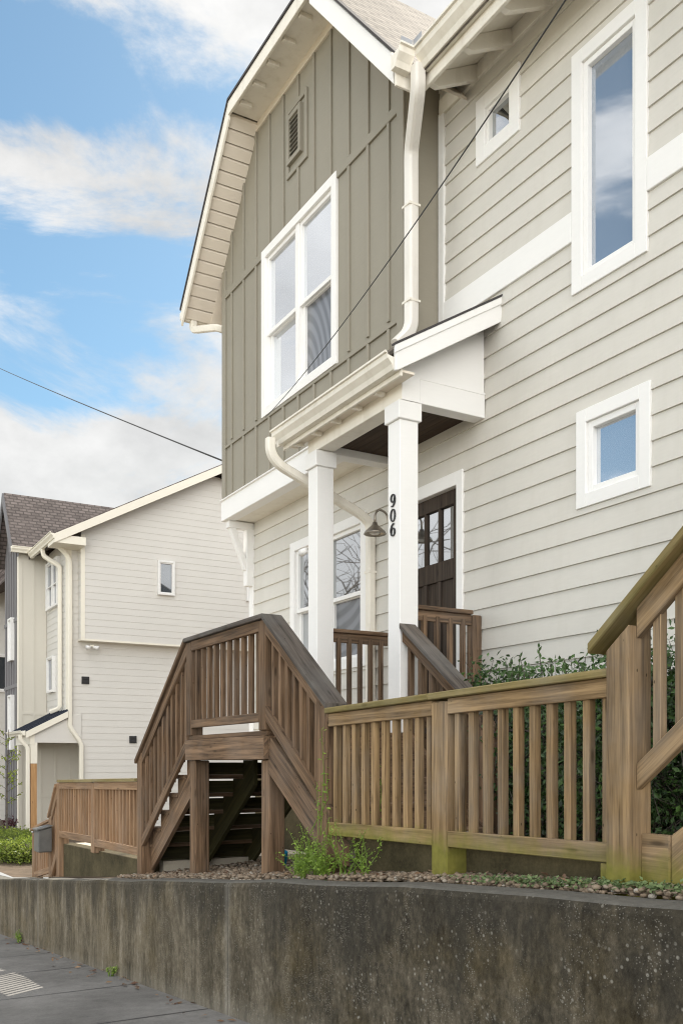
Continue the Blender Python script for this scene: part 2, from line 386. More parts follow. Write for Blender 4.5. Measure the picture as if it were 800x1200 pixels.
def window(parent, xf, a0,a1,z0,z1, cw, kind='fixed', gm='glass', tm='trim', lower=None, sash=.045, proud=.03, grain=(0,0,1), off=0.):
    fx=xf; xf=lambda a,d,z: fx(a,d+off,z)
    m=MB(xf); frame(m,a0,a1,z0,z1,cw,-.10,proud)
    w=m.build('window',M[tm],parent,bevel=.003)
    i0,i1,j0,j1=a0+cw,a1-cw,z0+cw,z1-cw
    if kind=='fixed':
        s=MB(xf); frame(s,i0,i1,j0,j1,sash,-.09,.006); s.build('sash',M[tm],w,bevel=.003)
        p=MB(xf); p.box(i0+sash,i1-sash,-.05,-.035,j0+sash,j1-sash); p.build('pane',M[gm],w)
    else:
        mw=.07; n=2; uw=(i1-i0-mw*(n-1))/n
        mu=MB(xf); mu.box(i0+uw,i0+uw+mw,-.09,.012,j0,j1); mu.build('mullion',M[tm],w,bevel=.003)
        jm=(j0+j1)/2-.02
        for q in range(n):
            b0=i0+q*(uw+mw); b1=b0+uw
            up=MB(xf); frame(up,b0,b1,jm-.02,j1,sash,-.07,-.005); up.build('sash',M[tm],w,bevel=.003)
            lo=MB(xf); frame(lo,b0,b1,j0,jm+.018,sash,-.095,-.042); lo.build('sash',M[tm],w,bevel=.003)
            p=MB(xf); p.box(b0+sash,b1-sash,-.05,-.038,jm+.025,j1-sash); p.build('pane',M[gm],w)
            p=MB(xf); p.box(b0+sash,b1-sash,-.085,-.075,j0+sash,jm-.027); p.build('pane',M[(lower or (gm,gm))[q]],w)
    return w
def leafquad(mb, p, size, tint, nrm=None, asp=.5):
    d=Vector((random.gauss(0,1),random.gauss(0,1),random.gauss(0,.7))).normalized() if nrm is None else nrm
    e=d.orthogonal().normalized(); a=random.uniform(0,6.28)
    f=d.cross(e); u=e*math.cos(a)+f*math.sin(a); w=d.cross(u)
    p=Vector(p); L=size; W=size*asp
    mb.add([tuple(p),tuple(p+u*L*.5+w*W*.5+d*L*.06),tuple(p+u*L),tuple(p+u*L*.5-w*W*.5+d*L*.06)],[(0,1,2,3)],tint)
def shrub(name,label,cat,base,rx,ry,h,n,leaf,mat,clumps=14,group=None,seed=1,stems=9,up=0.0,tall=0):
    rnd=random.Random(seed); random.seed(seed)
    t=thing(name,label,cat,base,group)
    b=Vector(base); st=MB()
    cs=[]
    for i in range(clumps):
        a=rnd.uniform(0,6.28); q=math.sqrt(rnd.random()); zz=rnd.uniform(.12,.92)
        w=(1-.45*abs(zz-.45))
        cs.append((b+Vector((rx*q*w*math.cos(a),ry*q*w*math.sin(a),h*zz)),rnd.uniform(.6,1.2)))
    lf=MB()
    for i in range(stems):
        c=cs[i%len(cs)][0]; m=(b+c)/2+Vector((rnd.uniform(-.05,.05),rnd.uniform(-.05,.05),.03))
        st.tube([b+Vector((rnd.uniform(-.08,.08),rnd.uniform(-.08,.08),-.05)),m,c],[.012,.008,.004],5)
    sx=rx*.34; sz=h*.17
    for i in range(n):
        c,s=cs[rnd.randrange(len(cs))]
        cg=lambda g_: max(-1.7,min(1.7,rnd.gauss(0,1)))*g_
        p=c+Vector((cg(sx*s),cg(ry*.34*s),cg(sz*s)))
        if i%13==0: st.tube([c,p],[.0035,.0015],4,cap=False)
        if p.z<b.z+.02: continue
        nr=Vector((rnd.gauss(0,1),rnd.gauss(0,1)-.4,rnd.gauss(.6,.8))).normalized()
        leafquad(lf,p,leaf*rnd.uniform(.6,1.25),min(1,max(0,rnd.gauss(.42,.24))),nr)
    for i in range(tall):                                    # long new shoots above the crown
        c=cs[rnd.randrange(len(cs))][0]; p0=Vector((c.x,c.y,b.z+h*.75)); tip=p0+Vector((rnd.uniform(-.1,.1),rnd.uniform(-.08,.08),rnd.uniform(.2,.42)*h))
        st.tube([p0,tip],[.004,.002],4)
        for j in range(18):
            leafquad(lf,p0.lerp(tip,.1+.9*j/17),leaf*1.05,rnd.uniform(.45,1),Vector((rnd.gauss(0,1),rnd.gauss(0,1),.6)).normalized())
    lf.build('foliage',mat,t,tint=True,normals=False); st.build('stem',M['bark'],t)
    return t
def bent(pts, step=.5):
    """rounded corners for pipes"""
    P=[Vector(p) for p in pts]; out=[P[0]]
    for i in range(1,len(P)-1):
        a,b,c=P[i-1],P[i],P[i+1]; r=min((a-b).length,(c-b).length)*step; r=min(r,.09)
        p=b+(a-b).normalized()*r; q=b+(c-b).normalized()*r
        for k in range(6):
            t=k/5; out.append(p*(1-t)**2+b*2*t*(1-t)+q*t*t)
    out.append(P[-1]); return out
def pipe(name,pts,parent,w=.036,mat='gutter',straps=()):
    m=MB(); m.tube(bent(pts),w,16,sq=True)
    o=m.build(name,M[mat],parent,smooth=True)
    o.data.set_sharp_from_angle(angle=R(38))
    return o
# ------------------------------------------------------------------ setting: yard, sidewalk, road
def sheet(name, ys, xs, zf, mat, dz=0.0):
    m=MB(); nx=len(xs)
    vs=[(x,y,zf(x)+dz) for y in ys for x in xs]
    m.add(vs,[(j*nx+i,j*nx+i+1,(j+1)*nx+i+1,(j+1)*nx+i) for j in range(len(ys)-1) for i in range(nx-1)])
    return struct(m.build(name,mat,smooth=False))
XS=[-200,-80,-50,-40,-30,-27,-26,-22,-18,-14.87,-12,-9.2,-7.8,-6.235,-6,-5,-4.145,-2.23,0,5,10,30]
sheet('yard_ground',[2.84,60,200],XS,zy,M['soil'])
sheet('sidewalk',[.75,2.66],XS,zw,M['walk'])
k=MB()
for a,b in zip(XS,XS[1:]):
    if a<-60: continue
    k.add([(a,.60,zw(a)-.25),(b,.60,zw(b)-.25),(b,.75,zw(b)-.25),(a,.75,zw(a)-.25),(a,.60,zw(a)+.002),(b,.60,zw(b)+.002),(b,.75,zw(b)+.002),(a,.75,zw(a)+.002)],
          [(4,5,6,7),(0,1,5,4)])
struct(k.build('kerb',M['path']))
sheet('road',[-6.5,.60],XS,zw,M['road'],-.13)
sheet('opposite_bank',[-200,-30,-6.5],XS,zw,M['lawn'],-.05)
# joints scored across the sidewalk
j=MB()
for x in (-4.9,-6.55,-8.2,-9.85,-11.5,-13.2):
    j.add([(x-.006,.76,zw(x)+.004),(x+.006,.76,zw(x)+.004),(x+.006,2.64,zw(x)+.004),(x-.006,2.64,zw(x)+.004)],[(0,1,2,3)])
struct(j.build('sidewalk_joint',M['black']))
# retaining wall
m=MB(); N=0; xs=[x*.5-40 for x in range(91)]
prof=lambda x:[(2.65,zw(x)-.3),(2.65,zt(x)-.035),(2.662,zt(x)-.010),(2.69,zt(x)),(2.83,zt(x)+.004),(2.85,zt(x)-.02),(2.85,zw(x)-.3)]
vs=[]; fs=[]
for x in xs:
    w=.006*math.sin(x*3.1)+.004*math.sin(x*7.7)
    vs+=[(x,y,z+w*(1 if z>zt(x)-.2 else 0)) for y,z in prof(x)]
for i in range(len(xs)-1):
    for q in range(6): fs.append((i*7+q,(i+1)*7+q,(i+1)*7+q+1,i*7+q+1))
m.add(vs,fs)
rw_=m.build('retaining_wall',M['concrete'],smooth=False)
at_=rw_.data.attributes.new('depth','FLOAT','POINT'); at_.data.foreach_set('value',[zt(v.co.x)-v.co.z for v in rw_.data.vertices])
tag(rw_,'long stained concrete retaining wall running beside the sidewalk','wall')
# low wall with the path on top, below the left-hand fence
t=thing('path_wall','low pale concrete wall below the far reddish picket fence','wall',(-11,3.1,-1.2))
m=MB(); pw=lambda x:-1.0-.028*(x+9.3) if x>-9.3 else -1.0+.012*(x+9.3)
m.prism([(-12.9,-2.2),(-9.36,-2.2),(-9.36,-.99),(-12.9,-1.07)],'y',3.06,3.24)
m.build('wall',M['curb'],t,bevel=.008)
m=MB(); m.prism([(-12.9,-2.2),(-9.25,-2.2),(-9.25,-1.0),(-12.9,-1.08)],'y',3.243,5.0)
struct(m.build('side_path',M['path']))
# curb and walkway behind the front fence
m=MB(); m.prism([(-5.25,-1.1),(-2.2,-1.1),(-2.2,-.425),(-5.25,-.47)],'y',3.13,3.28)
tag(m.build('curb_wall',M['curb'],bevel=.01),'low mossy concrete curb under the tan front fence','curb')
m=MB(); m.prism([(-5.3,-1.1),(0,-1.1),(0,-.45),(-5.3,-.47)],'y',3.283,4.0)
struct(m.build('garden_walkway',M['path']))
# ------------------------------------------------------------------ the house
YW,YG,XL,XR=5.1,4.72,-11.15,1.2
BL,BR=-11.19,-7.03
H=thing('town_house','greige two storey house with taupe board gable, white trim and columned porch','house',(-7,5.1,-.6))
W=faceY(YW); G=faceY(YG)
holes=[(-5.30,-4.59,3.55,5.34),(-6.46,-5.92,5.16,5.70),(-5.25,-4.56,1.92,2.63),(-7.76,-6.67,.2,2.59),(-10.0,-8.30,1.02,2.60)]
m=MB(W); siding(m,lambda z:(XL,XR),-.1,6.35,.178,holes,base=-.095)
m.build('wall',M['siding'],H)
m=MB(faceX(XL)); 
m2=MB(lambda a,d,z:(XL-d,a,z)); siding(m2,lambda z:(YW,13),-.1,6.1,.178,base=-.095); m2.build('wall',M['siding'],H)
m=MB(); m.box(XL+.03,XR,YW+.03,YW+.2,-1.6,-.08); m.box(XL+.03,XL+.2,YW+.2,13,-1.9,-.08); m.build('foundation',M['curb'],H)
m=MB(); m.box(XL+.15,XR,YW+.14,YW+.2,-.1,6.2); m.box(XL+.1,XL+.15,YW+.14,13,-.1,6.0); m.build('inner_wall',M['black'],H)
# belly band and corner boards
m=MB(W)
for a,b in ((-6.934,-5.312),(-4.578,XR)): m.box(a,b,0,.03,3.95,4.18)
m.build('belly_band',M['trim'],H,bevel=.004)
m=MB(W); m.box(XL-.03,XL+.09,0,.03,-.1,3.08); m.build('corner_board',M['trim'],H,bevel=.004); m=MB(W); m.box(-7.02,-6.935,0,.03,3.6,5.93)
m.build('corner_board',M['trim'],H,bevel=.004)
m=MB(W); m.box(-7.0,XR,0,.035,5.90,6.05); m.build('frieze_board',M['gutter'],H,bevel=.004)
# windows of the flat wall
window(H,W,-5.31,-4.58,3.54,5.35,.105,'fixed','glasstall')
window(H,W,-6.47,-5.91,5.15,5.71,.12,'fixed','glassdark',sash=.03)
window(H,W,-5.26,-4.55,1.91,2.64,.10,'fixed','glass',sash=.05)
window(H,W,-10.01,-8.29,1.01,2.61,.105,'double','glassdark',lower=('glassdark','screen'))
# front door
m=MB(W); m.box(-7.77,-7.66,-.1,.03,.2,2.6); m.box(-6.75,-6.66,-.1,.03,.2,2.6); m.box(-7.66,-6.75,-.1,.03,2.48,2.6)
m.build('door_frame',M['trim'],H,bevel=.004)
m=MB(W); d0,d1=-7.66,-6.75
m.box(d0,d0+.12,-.07,-.03,.26,2.48); m.box(d1-.12,d1,-.07,-.03,.26,2.48)
m.box(d0+.12,d1-.12,-.07,-.03,2.35,2.48); m.box(d0+.12,d1-.12,-.07,-.03,1.68,1.86); m.box(d0+.12,d1-.12,-.07,-.03,.26,.48)
for q in (1,2):
    x=d0+.12+(d1-d0-.24)*q/3; m.box(x-.03,x+.03,-.07,-.032,.48,1.68); m.box(x-.018,x+.018,-.07,-.035,1.86,2.35)
m.box(d0+.05,d1-.05,-.07,-.055,.3,1.75)
D=m.build('front_door',M['darkwood'],H,bevel=.004,grain=(0,0,1))
m=MB(W); m.box(d0+.1,d1-.1,-.064,-.058,1.84,2.37); m.build('pane',M['glassdark'],D)
m=MB(); m.tube([(d0+.06,YW+.03,1.25),(d0+.06,YW-.03,1.25),(d0+.17,YW-.03,1.25)],.012,8); m.build('handle',M['steel'],D,smooth=True)
m=MB(W); m.box(-7.66,-6.75,-.09,.05,.2,.26); m.build('threshold',M['darkwood'],H,bevel=.004)
# gabled bay in board and batten
kx0,kx1,ez=-10.105,-8.115,7.68
pl=lambda X: 6.72+1.15*(X+10.94)      # left roof plane, top surface
pr=lambda X: 6.72-1.15*(X+7.28)
wl,wr=pl(BL)-.11,pr(BR)-.11
m=MB(G); flatwall(m,[(BL,3.3),(BR,3.3),(BR,wr),(kx1,ez-.09),(kx0,ez-.09),(BL,wl)],[(-9.98,-8.26,4.05,5.95)])
m.build('bay_wall',M['taupe'],H)
m=MB(); m.box(BL,BL+.03,YG+.005,YW+4,3.3,wl+.02); m.build('bay_return',M['taupe'],H); m=MB(); m.box(BR-.03,BR,YG+.005,YW+.05,3.3,6.2); m.build('bay_return',M['taupe'],H)
m=MB(); m.box(BL+.05,BR-.05,YG+.12,YG+.16,3.4,6.0); m.build('inner_wall',M['black'],H)
B=MB(G)
def ztop(x): return min(pl(x),pr(x),ez+.08)-.10
def bat(x,z0,z1,w=.04): B.box(x-w/2,x+w/2,0,.02,z0,z1)
bx=[-9.10+.361*k for k in range(-6,6)]
for x in bx:
    if not BL+.08<x<BR-.08: continue
    bat(x,3.345,3.995)
    if x<-10.02 or x>-8.22:
        bat(x,4.065,5.895)
    zt_=ztop(x)
    if -9.42<x<-8.85: bat(x,5.985,6.47); 
    else: bat(x,5.985,zt_)
    if -9.42<x<-8.85: bat(x,7.22,zt_)
B.box(BL+.06,BR-.06,0,.021,3.995,4.028); B.box(BL+.06,BR-.06,0,.021,4.032,4.065) if False else None
for a,b in ((BL+.1,-10.01),(-8.24,BR-.1)): B.box(a,b,0,.022,5.895,5.985); 
B.box(-10.0,-8.24,0,.022,5.975,5.985)
B.box(BL,BL+.10,0,.024,3.345,wl-.06); B.box(BR-.11,BR,0,.024,3.345,wr-.02)
for f in ((-9.36,-8.88,6.47,7.22),): frame(B,*f,.05,0,.023)
B.build('batten',M['taupe'],H,bevel=.003,grain=(0,0,1))
m=MB(G); frame(m,-9.32,-9.00,6.60,7.13,.05,0,.04)
for i in range(9):
    z=6.655+i*.049; m.prism([(z,0)]*0 or [(0.004,z+.035),(.012,z+.04),(.036,z+.008),(.028,z)],'x',-9.27,-9.05) if False else m.add([(-9.27,.006,z+.036),(-9.05,.006,z+.036),(-9.05,.034,z),(-9.27,.034,z),(-9.27,.006,z+.028),(-9.05,.006,z+.028),(-9.05,.034,z-.008),(-9.27,.034,z-.008)],[(0,1,2,3),(7,6,5,4),(3,2,6,7)])
m.build('gable_vent',M['taupe'],H,bevel=0)
window(H,G,-10.0,-8.24,4.03,5.97,.10,'double','glass',lower=('glass','screen'))
m=MB(G); m.box(BL-.015,BR+.02,-.12,.028,3.09,3.345); m.box(BL-.015,BR+.02,0.0,.05,3.338,3.358); m.build('skirt_board',M['trim'],H,bevel=.005)
m=MB(); m.box(BL,BR,YG+.12,YW+.02,3.10,3.13); m.build('bay_soffit',M['gutter'],H)
# knee bracket under the bay's far corner
m=MB(); x0,x1=-11.16,-11.06
m.box(x0,x1,4.74,5.085,3.0,3.088); m.box(x0+.001,x1-.001,4.985,5.087,2.28,3.0)
m.prism([(4.76,3.0),(4.85,3.0),(4.985,2.62),(4.985,2.48),(4.965,2.48)],'x',x0+.012,x1-.012)
m.build('knee_bracket',M['trim'],H,bevel=.004)
# bay roof
Yr=4.35; TH=.09
rx1,rx0=-6.56,-11.65; rid=-9.11; rz=pr(rid); Yb=10.2; Yh=6.0
def slab(poly3,th=TH):
    m=MB(); n=len(poly3)
    m.add(list(poly3)+[(x,y,z-th) for x,y,z in poly3],[tuple(range(n)),tuple(range(2*n-1,n-1,-1))]+[(i,(i+1)%n,n+(i+1)%n,n+i) for i in range(n)])
    return m
mr=lambda Y:5.80+.53*(Y-4.5)
yv=4.5+(rz-5.80)/.53
RT=[(rx1,Yr,pr(rx1)),(rx1,4.5+(pr(rx1)-5.80)/.53,pr(rx1)),(rid,yv,rz),(rid,Yh,rz),(kx1,Yr,ez)]
LT=[(rx0,Yr,pl(rx0)),(kx0,Yr,ez),(rid,Yh,rz),(rid,Yb,rz),(rx0,Yb,pl(rx0))]
FT=[(kx0,Yr,ez),(kx1,Yr,ez),(rid,Yh,rz)]
rb=slab(RT).build('roof',M['roof'],H,grain=(0,1,0)); slab(LT).build('roof',M['roof'],H,grain=(0,1,0)); slab(FT).build('roof',M['roof'],H)
m=MB()
for (xa,za),(xb,zb) in (((rx0-.01,pl(rx0)),(kx0,ez)),((kx0,ez),(kx1,ez)),((kx1,ez),(rx1+.01,pr(rx1)))):
    m.add([(xa,Yr-.045,za+.016),(xb,Yr-.045,zb+.016),(xb,Yr+.03,zb+.016),(xa,Yr+.03,za+.016),(xa,Yr-.045,za-.012),(xb,Yr-.045,zb-.012),(xb,Yr+.03,zb-.012),(xa,Yr+.03,za-.012)],
          [(0,1,2,3),(7,6,5,4),(0,4,5,1),(3,2,6,7),(0,3,7,4),(1,5,6,2)])
m.build('shingle_edge',M['roofedge'],H)
def rake(p,q,h,y0,y1,mat,name):
    m=MB(); m.prism([p,q,(q[0],q[1]-h),(p[0],p[1]-h)],'y',y0,y1); return m.build(name,M[mat],H,bevel=.004)
rake((rx0,pl(rx0)-.014),(kx0,ez-.014),.20,Yr-.03,Yr,'gutter','rake_board')
rake((kx0,ez-.014),(kx1,ez-.014),.15,Yr-.031,Yr,'gutter','rake_board')
rake((kx1,ez-.014),(-6.62,pr(-6.62)-.014),.25,Yr-.03,Yr,'trim','rake_board')
# soffit boards under the left slope, rafter ends under the flat eave
m=MB(); n=16
for i in range(n):
    a=i/n; b=(i+1)/n-.012
    xa=rx0+.02+(kx0-rx0-.02)*a; xb=rx0+.02+(kx0-rx0-.02)*b
    m.add([(xa,Yr,pl(xa)-.10),(xb,Yr,pl(xb)-.10),(xb,YG,pl(xb)-.10),(xa,YG,pl(xa)-.10),(xa,Yr,pl(xa)-.13),(xb,Yr,pl(xb)-.13),(xb,YG,pl(xb)-.13),(xa,YG,pl(xa)-.13)],
          [(0,1,2,3),(7,6,5,4),(0,4,5,1),(3,2,6,7),(0,3,7,4),(1,5,6,2)])
m.build('soffit',M['soffit'],H)
m=MB(); m.box(kx0,kx1,Yr,YG,ez-.115,ez-.095)
m.build('soffit',M['gutter'],H)
m=MB(); m.prism([(kx1,ez-.10),(-6.60,pr(-6.60)-.10),(-6.60,pr(-6.60)-.13),(kx1,ez-.13)],'y',Yr,YW-.02); m.build('soffit',M['soffit'],H)
m=MB()
m.box(-8.444,-8.396,Yr+.02,Yr+.16,ez-.165,ez-.115)
re_=m.build('rafter_end',M['gutter'],H,bevel=.003)
for dx in (-.37,-.74,-1.10,-1.46): again(re_,H,(dx,0,0))
m=MB(G); m.prism([(0,0)],'y',0,0) if False else m.add([(kx0-.12,.0,ez-.11),(kx1+.12,.0,ez-.11),(kx1+.14,.0,ez-.20),(kx0-.19,.0,ez-.20),(kx0-.12,.022,ez-.11),(kx1+.12,.022,ez-.11),(kx1+.14,.022,ez-.20),(kx0-.19,.022,ez-.20)],[(0,1,2,3),(4,5,6,7),(3,2,6,7),(0,1,5,4),(0,3,7,4),(1,2,6,5)])
m.build('frieze_board',M['soffit'],H)
m=MB(); m.prism([(rx0+.01,pl(rx0)-.10),(BL,pl(BL)-.10),(BL,pl(BL)-.13),(rx0+.01,pl(rx0)-.13)],'y',YG+.001,8); m.build('soffit',M['soffit'],H)
# left eave gutter end and pipe
m=MB(); m.box(rx0-.09,rx0+.0,Yr-.02,7,pl(rx0)-.12,pl(rx0)-.0); m.build('gutter',M['gutter'],H,bevel=.02)
pipe('downspout',[(rx0-.03,4.5,pl(rx0)-.1),(rx0-.02,4.5,pl(rx0)-.22),(BL-.05,4.66,pl(rx0)-.32),(BL-.05,4.78,pl(rx0)-.34)],H,.045)
# main roof with exposed rafter tails
mr=lambda Y:5.80+.53*(Y-4.5)
slab([(-6.56,4.5,mr(4.5)),(XR+.4,4.5,mr(4.5)),(XR+.4,10.8,mr(10.8)),(rid,10.8,mr(10.8)),(rid,yv,rz),(-6.56,4.68,mr(4.68))],.05).build('roof',M['roof'],H)
slab([(BL-.3,5.6,mr(5.6)),(rid-.2,5.6,mr(5.6)),(rid-.2,10.8,mr(10.8)),(BL-.3,10.8,mr(10.8))],.05).build('roof',M['roof'],H)
slab([(BL-.3,10.8,mr(10.8)),(XR+.4,10.8,mr(10.8)),(XR+.4,17,mr(4.6)),(BL-.3,17,mr(4.6))],.05).build('roof',M['roof'],H)
m=MB(); m.prism([(4.56,mr(4.56)-.052),(5.12,mr(5.12)-.052),(5.12,mr(5.12)-.07),(4.56,mr(4.56)-.07)],'x',-6.6,XR+.4); m.build('soffit',M['gutter'],H)
x=-6.30
m=MB(); m.prism([(4.585,mr(4.585)-.071),(5.10,mr(5.10)-.071),(5.10,mr(5.10)-.21),(4.66,mr(4.66)-.20),(4.585,mr(4.585)-.15)],'x',-6.50,-6.445)
raf=m.build('rafter_tail',M['gutter'],H,bevel=.004)
for k_ in range(1,17): again(raf,H,(.46*k_,0,0))
m=MB(); m.box(-6.56,XR+.4,4.55,4.58,5.66,5.80); m.build('fascia',M['gutter'],H,bevel=.004)
def kgutter(mb, a0,a1, fn, h=.125, w=.125):
    """ogee gutter section swept from a0 to a1; fn(a, out, z) -> point"""
    pr_=[(0,0),(0,-h),(.055*w/.125,-h),(.07*w/.125,-h*.72),(w*.86,-h*.42),(w*.9,-.02),(w*1.04,-.016),(w*1.04,0),(w*.94,0),(w*.84,-.03),(.02,-.05)]
    n=len(pr_); vs=[fn(a,o,z) for a in (a0,a1) for o,z in pr_]
    mb.add(vs,[(i,(i+1)%n,n+(i+1)%n,n+i) for i in range(n)]+[tuple(range(n)),tuple(range(2*n-1,n-1,-1))])
m=MB(); kgutter(m,-6.44,XR+.4,lambda a,o,z:(a,4.548-o,5.92+z),.16,.145); kgutter(m,4.27,4.42,lambda a,o,z:(-6.575+o,a,5.917+z),.16,.145)
m.build('gutter',M['gutter'],H)
m=MB(); m.box(-6.60,-6.576,4.32,4.60,5.66,5.90); m.build('fascia',M['gutter'],H,bevel=.004)
m=MB(); m.box(-6.455,-6.448,4.29,4.40,5.90,5.975); m.box(-6.445,-6.33,4.402,4.409,5.90,5.975); m.build('splash_guard',M['steel'],H)
# downspout at the bay corner
pipe('downspout',[(-6.47,4.47,5.80),(-6.475,4.475,5.62),(-6.925,4.71,5.42),(-6.93,4.715,5.2),(-6.93,4.715,3.84),(-6.95,4.57,3.69)],H,.054,'pipe')
m=MB(); m.box(-6.99,-6.87,4.655,4.775,4.93,4.95); stp=m.build('pipe_strap',M['gutter'],H); again(stp,H,(0,0,-.85))
m=MB(); m.box(-8.197,-8.103,4.998,5.10,1.93,1.955); stp=m.build('pipe_strap',M['gutter'],H); again(stp,H,(0,0,-1.3))
# porch
px0,px1=-8.24,-6.15
rp=lambda Y:3.23+.60*(Y-3.97)       # porch roof top surface
m=MB(); m.prism([(4.07,rp(4.07)),(5.1,rp(5.1)),(5.1,rp(5.1)-.05),(4.07,rp(4.07)-.05)],'x',px0,px1-.02)
P=m.build('porch_roof',M['roof'],H,grain=(1,0,0))
m=MB(); m.prism([(4.02,rp(4.02)+.016),(5.12,rp(5.12)+.016),(5.12,rp(5.12)-.002),(4.02,rp(4.02)-.002)],'x',px1-.03,px1+.015); m.build('shingle_edge',M['roofedge'],P)
m=MB(); m.prism([(4.04,rp(4.04)-.002),(5.10,rp(5.10)-.002),(5.10,rp(5.10)-.21),(4.06,rp(4.06)-.21),(4.04,rp(4.04)-.20)],'x',px1-.03,px1); m.prism([(4.027,rp(4.027)-.004),(5.102,rp(5.102)-.004),(5.102,rp(5.102)-.065),(4.027,rp(4.027)-.065)],'x',px1-.001,px1+.011)
m.build('rake_board',M['trim'],P,bevel=.003)
m=MB(); m.prism([(4.03,rp(4.03)-.002),(4.72,rp(4.72)-.002),(4.72,rp(4.72)-.20),(4.03,rp(4.03)-.20)],'x',px0,px0+.03); m.build('rake_board',M['gutter'],P,bevel=.003)
m=MB(); m.box(px0,px1-.031,4.10,4.125,3.05,3.235); m.build('fascia',M['gutter'],P,bevel=.003)
m=MB(); m.box(px0+.03,px1-.03,4.125,4.235,3.08,3.10); m.build('soffit',M['soffit'],P)
m=MB(); kgutter(m,px0-.02,px1-.034,lambda a,o,z:(a,4.098-o,3.225+z),.135,.13); m.build('gutter',M['gutter'],P)
m=MB(); x=px0+.2; m.box(x-.02,x+.02,4.127,4.215,3.045,3.08); re_=m.build('rafter_end',M['gutter'],P)
for i in range(1,5): again(re_,P,(.36*i,0,0))
m=MB(); m.box(-7.98,-6.362,4.235,4.40,2.952,3.148); m.build('beam',M['gutter'],P,bevel=.004)  # cream tint puts warm street light into the front beam's colour
m=MB(); m.box(-6.361,-6.355,4.236,4.409,2.95,3.15); m.build('beam_end',M['trim'],P); m=MB(); m.box(-6.50,-6.36,4.411,5.085,2.95,3.15); m.build('beam',M['trim'],P,bevel=.004); m=MB(); m.box(-7.965,-7.82,4.405,5.085,2.95,3.088)
m.build('beam',M['trim'],P,bevel=.004)
m=MB(); m.prism([(4.24,3.153),(5.085,3.153),(5.085,rp(5.085)-.06),(4.24,rp(4.24)-.06)],'x',-6.46,-6.372); m.build('gable_panel',M['trim'],P)
m=MB(); m.box(-6.375,-6.356,4.24,5.085,3.146,3.164); m.build('trim_strip',M['trim'],P)
m=MB()
for i in range(8):
    y=4.41+i*.085; m.box(-7.81,-6.51,y,y+.082,3.02,3.035)
m.build('ceiling',M['ceiling'],P,grain=(1,0,0))
colp=None
for X0 in (-6.56,-7.965):
    if colp is None:
        m=MB(); m.box(X0,X0+.18,4.23,4.41,.25,2.80); colp=m.build('column',M['trim'],P,bevel=.005,grain=(0,0,1),origin=(X0,4.23,.25))
        m=MB(); m.box(X0-.022,X0+.202,4.208,4.432,2.80,2.948); m.build('capital',M['trim'],colp,bevel=.005)
        m=MB(); m.box(X0-.018,X0+.198,4.212,4.428,.25,.42); m.build('base_block',M['trim'],colp,bevel=.005)
    else: again(colp,P,(X0+6.56,0,0))
pipe('downspout',[(-8.17,3.93,3.12),(-8.17,3.93,2.98),(-8.17,4.02,2.88),(-8.15,4.93,2.52),(-8.15,5.045,2.44),(-8.15,5.045,2.2),(-8.15,5.045,-.3)],P,.043)
# house number on the nearer column
t=thing('house_number','black digits 906 stacked down the front of the nearer white porch column','house number',(-6.47,4.228,2.03))
def ribbon(path,name):
    m=MB(); n=len(path); vs=[]; fs=[]
    for i,(x,z,w) in enumerate(path):
        a=path[max(i-1,0)]; b=path[min(i+1,n-1)]; dx,dz=b[0]-a[0],b[1]-a[1]; L=math.hypot(dx,dz) or 1
        nx,nz=-dz/L*w/2,dx/L*w/2
        for s_,d in ((1,4.228),(-1,4.228),(1,4.218),(-1,4.218)): vs.append((x+s_*nx,d,z+s_*nz))
    for i in range(n-1):
        a,b=i*4,i*4+4; fs+=[(a+2,a+3,b+3,b+2),(a,a+2,b+2,b),(a+3,a+1,b+1,b+3)]
    m.add(vs,fs); return m.build(name,M['black'],t)
cxn=-6.475
def oval(cx,cz,rx,rz,a0,a1,n=22,flip=1):
    return [(cx+rx*math.cos(R(a0+(a1-a0)*i/n)),cz+rz*math.sin(R(a0+(a1-a0)*i/n)),.005+.010*abs(math.cos(R(a0+(a1-a0)*i/n)))) for i in range(n+1)]
def six(c): return oval(cxn,c-.018,.028,.031,90,450)+[]
z=2.155; ribbon(oval(cxn,z+.018,.027,.032,0,360),'digit')
ribbon([(cxn+.027,z+.018,.02),(cxn+.026,z-.012,.02),(cxn+.014,z-.036,.014),(cxn-.004,z-.049,.008),(cxn-.022,z-.044,.012)],'digit')
z=2.033; ribbon(oval(cxn,z,.030,.050,0,360),'digit')
z=1.915; ribbon(oval(cxn,z-.018,.027,.032,0,360),'digit')
ribbon([(cxn-.027,z-.018,.02),(cxn-.026,z+.012,.02),(cxn-.014,z+.036,.014),(cxn+.004,z+.049,.008),(cxn+.022,z+.044,.012)],'digit')
# barn lamp beside the door
t=thing('wall_lamp','bronze gooseneck barn lamp on the wall beside the front door','lamp',(-7.82,5.08,2.4))
m=MB(); m.lathe((-7.80,4.88,2.24),[(.0,.115),(.022,.112),(.03,.085),(.05,.07),(.10,.022),(.112,.0),(.108,-.004),(.09,.012),(.03,.05)],24); m.build('shade',M['iron'],t,smooth=True)
m=MB(); m.tube(bent([(-7.80,4.88,2.33),(-7.80,4.88,2.44),(-7.80,4.93,2.49),(-7.80,5.02,2.46),(-7.80,5.035,2.36),(-7.80,5.09,2.33)]),.011,8); m.build('arm',M['iron'],t,smooth=True)
m=MB(); m.box(-7.85,-7.75,5.066,5.09,2.27,2.39); m.build('wall_plate',M['iron'],t,bevel=.01)
m=MB(); m.lathe((-7.80,4.88,2.235),[(.0,-.002),(.04,.004),(.06,.02),(.0,.05)],16); m.build('bulb_cover',M['lampglow'],t,smooth=True)
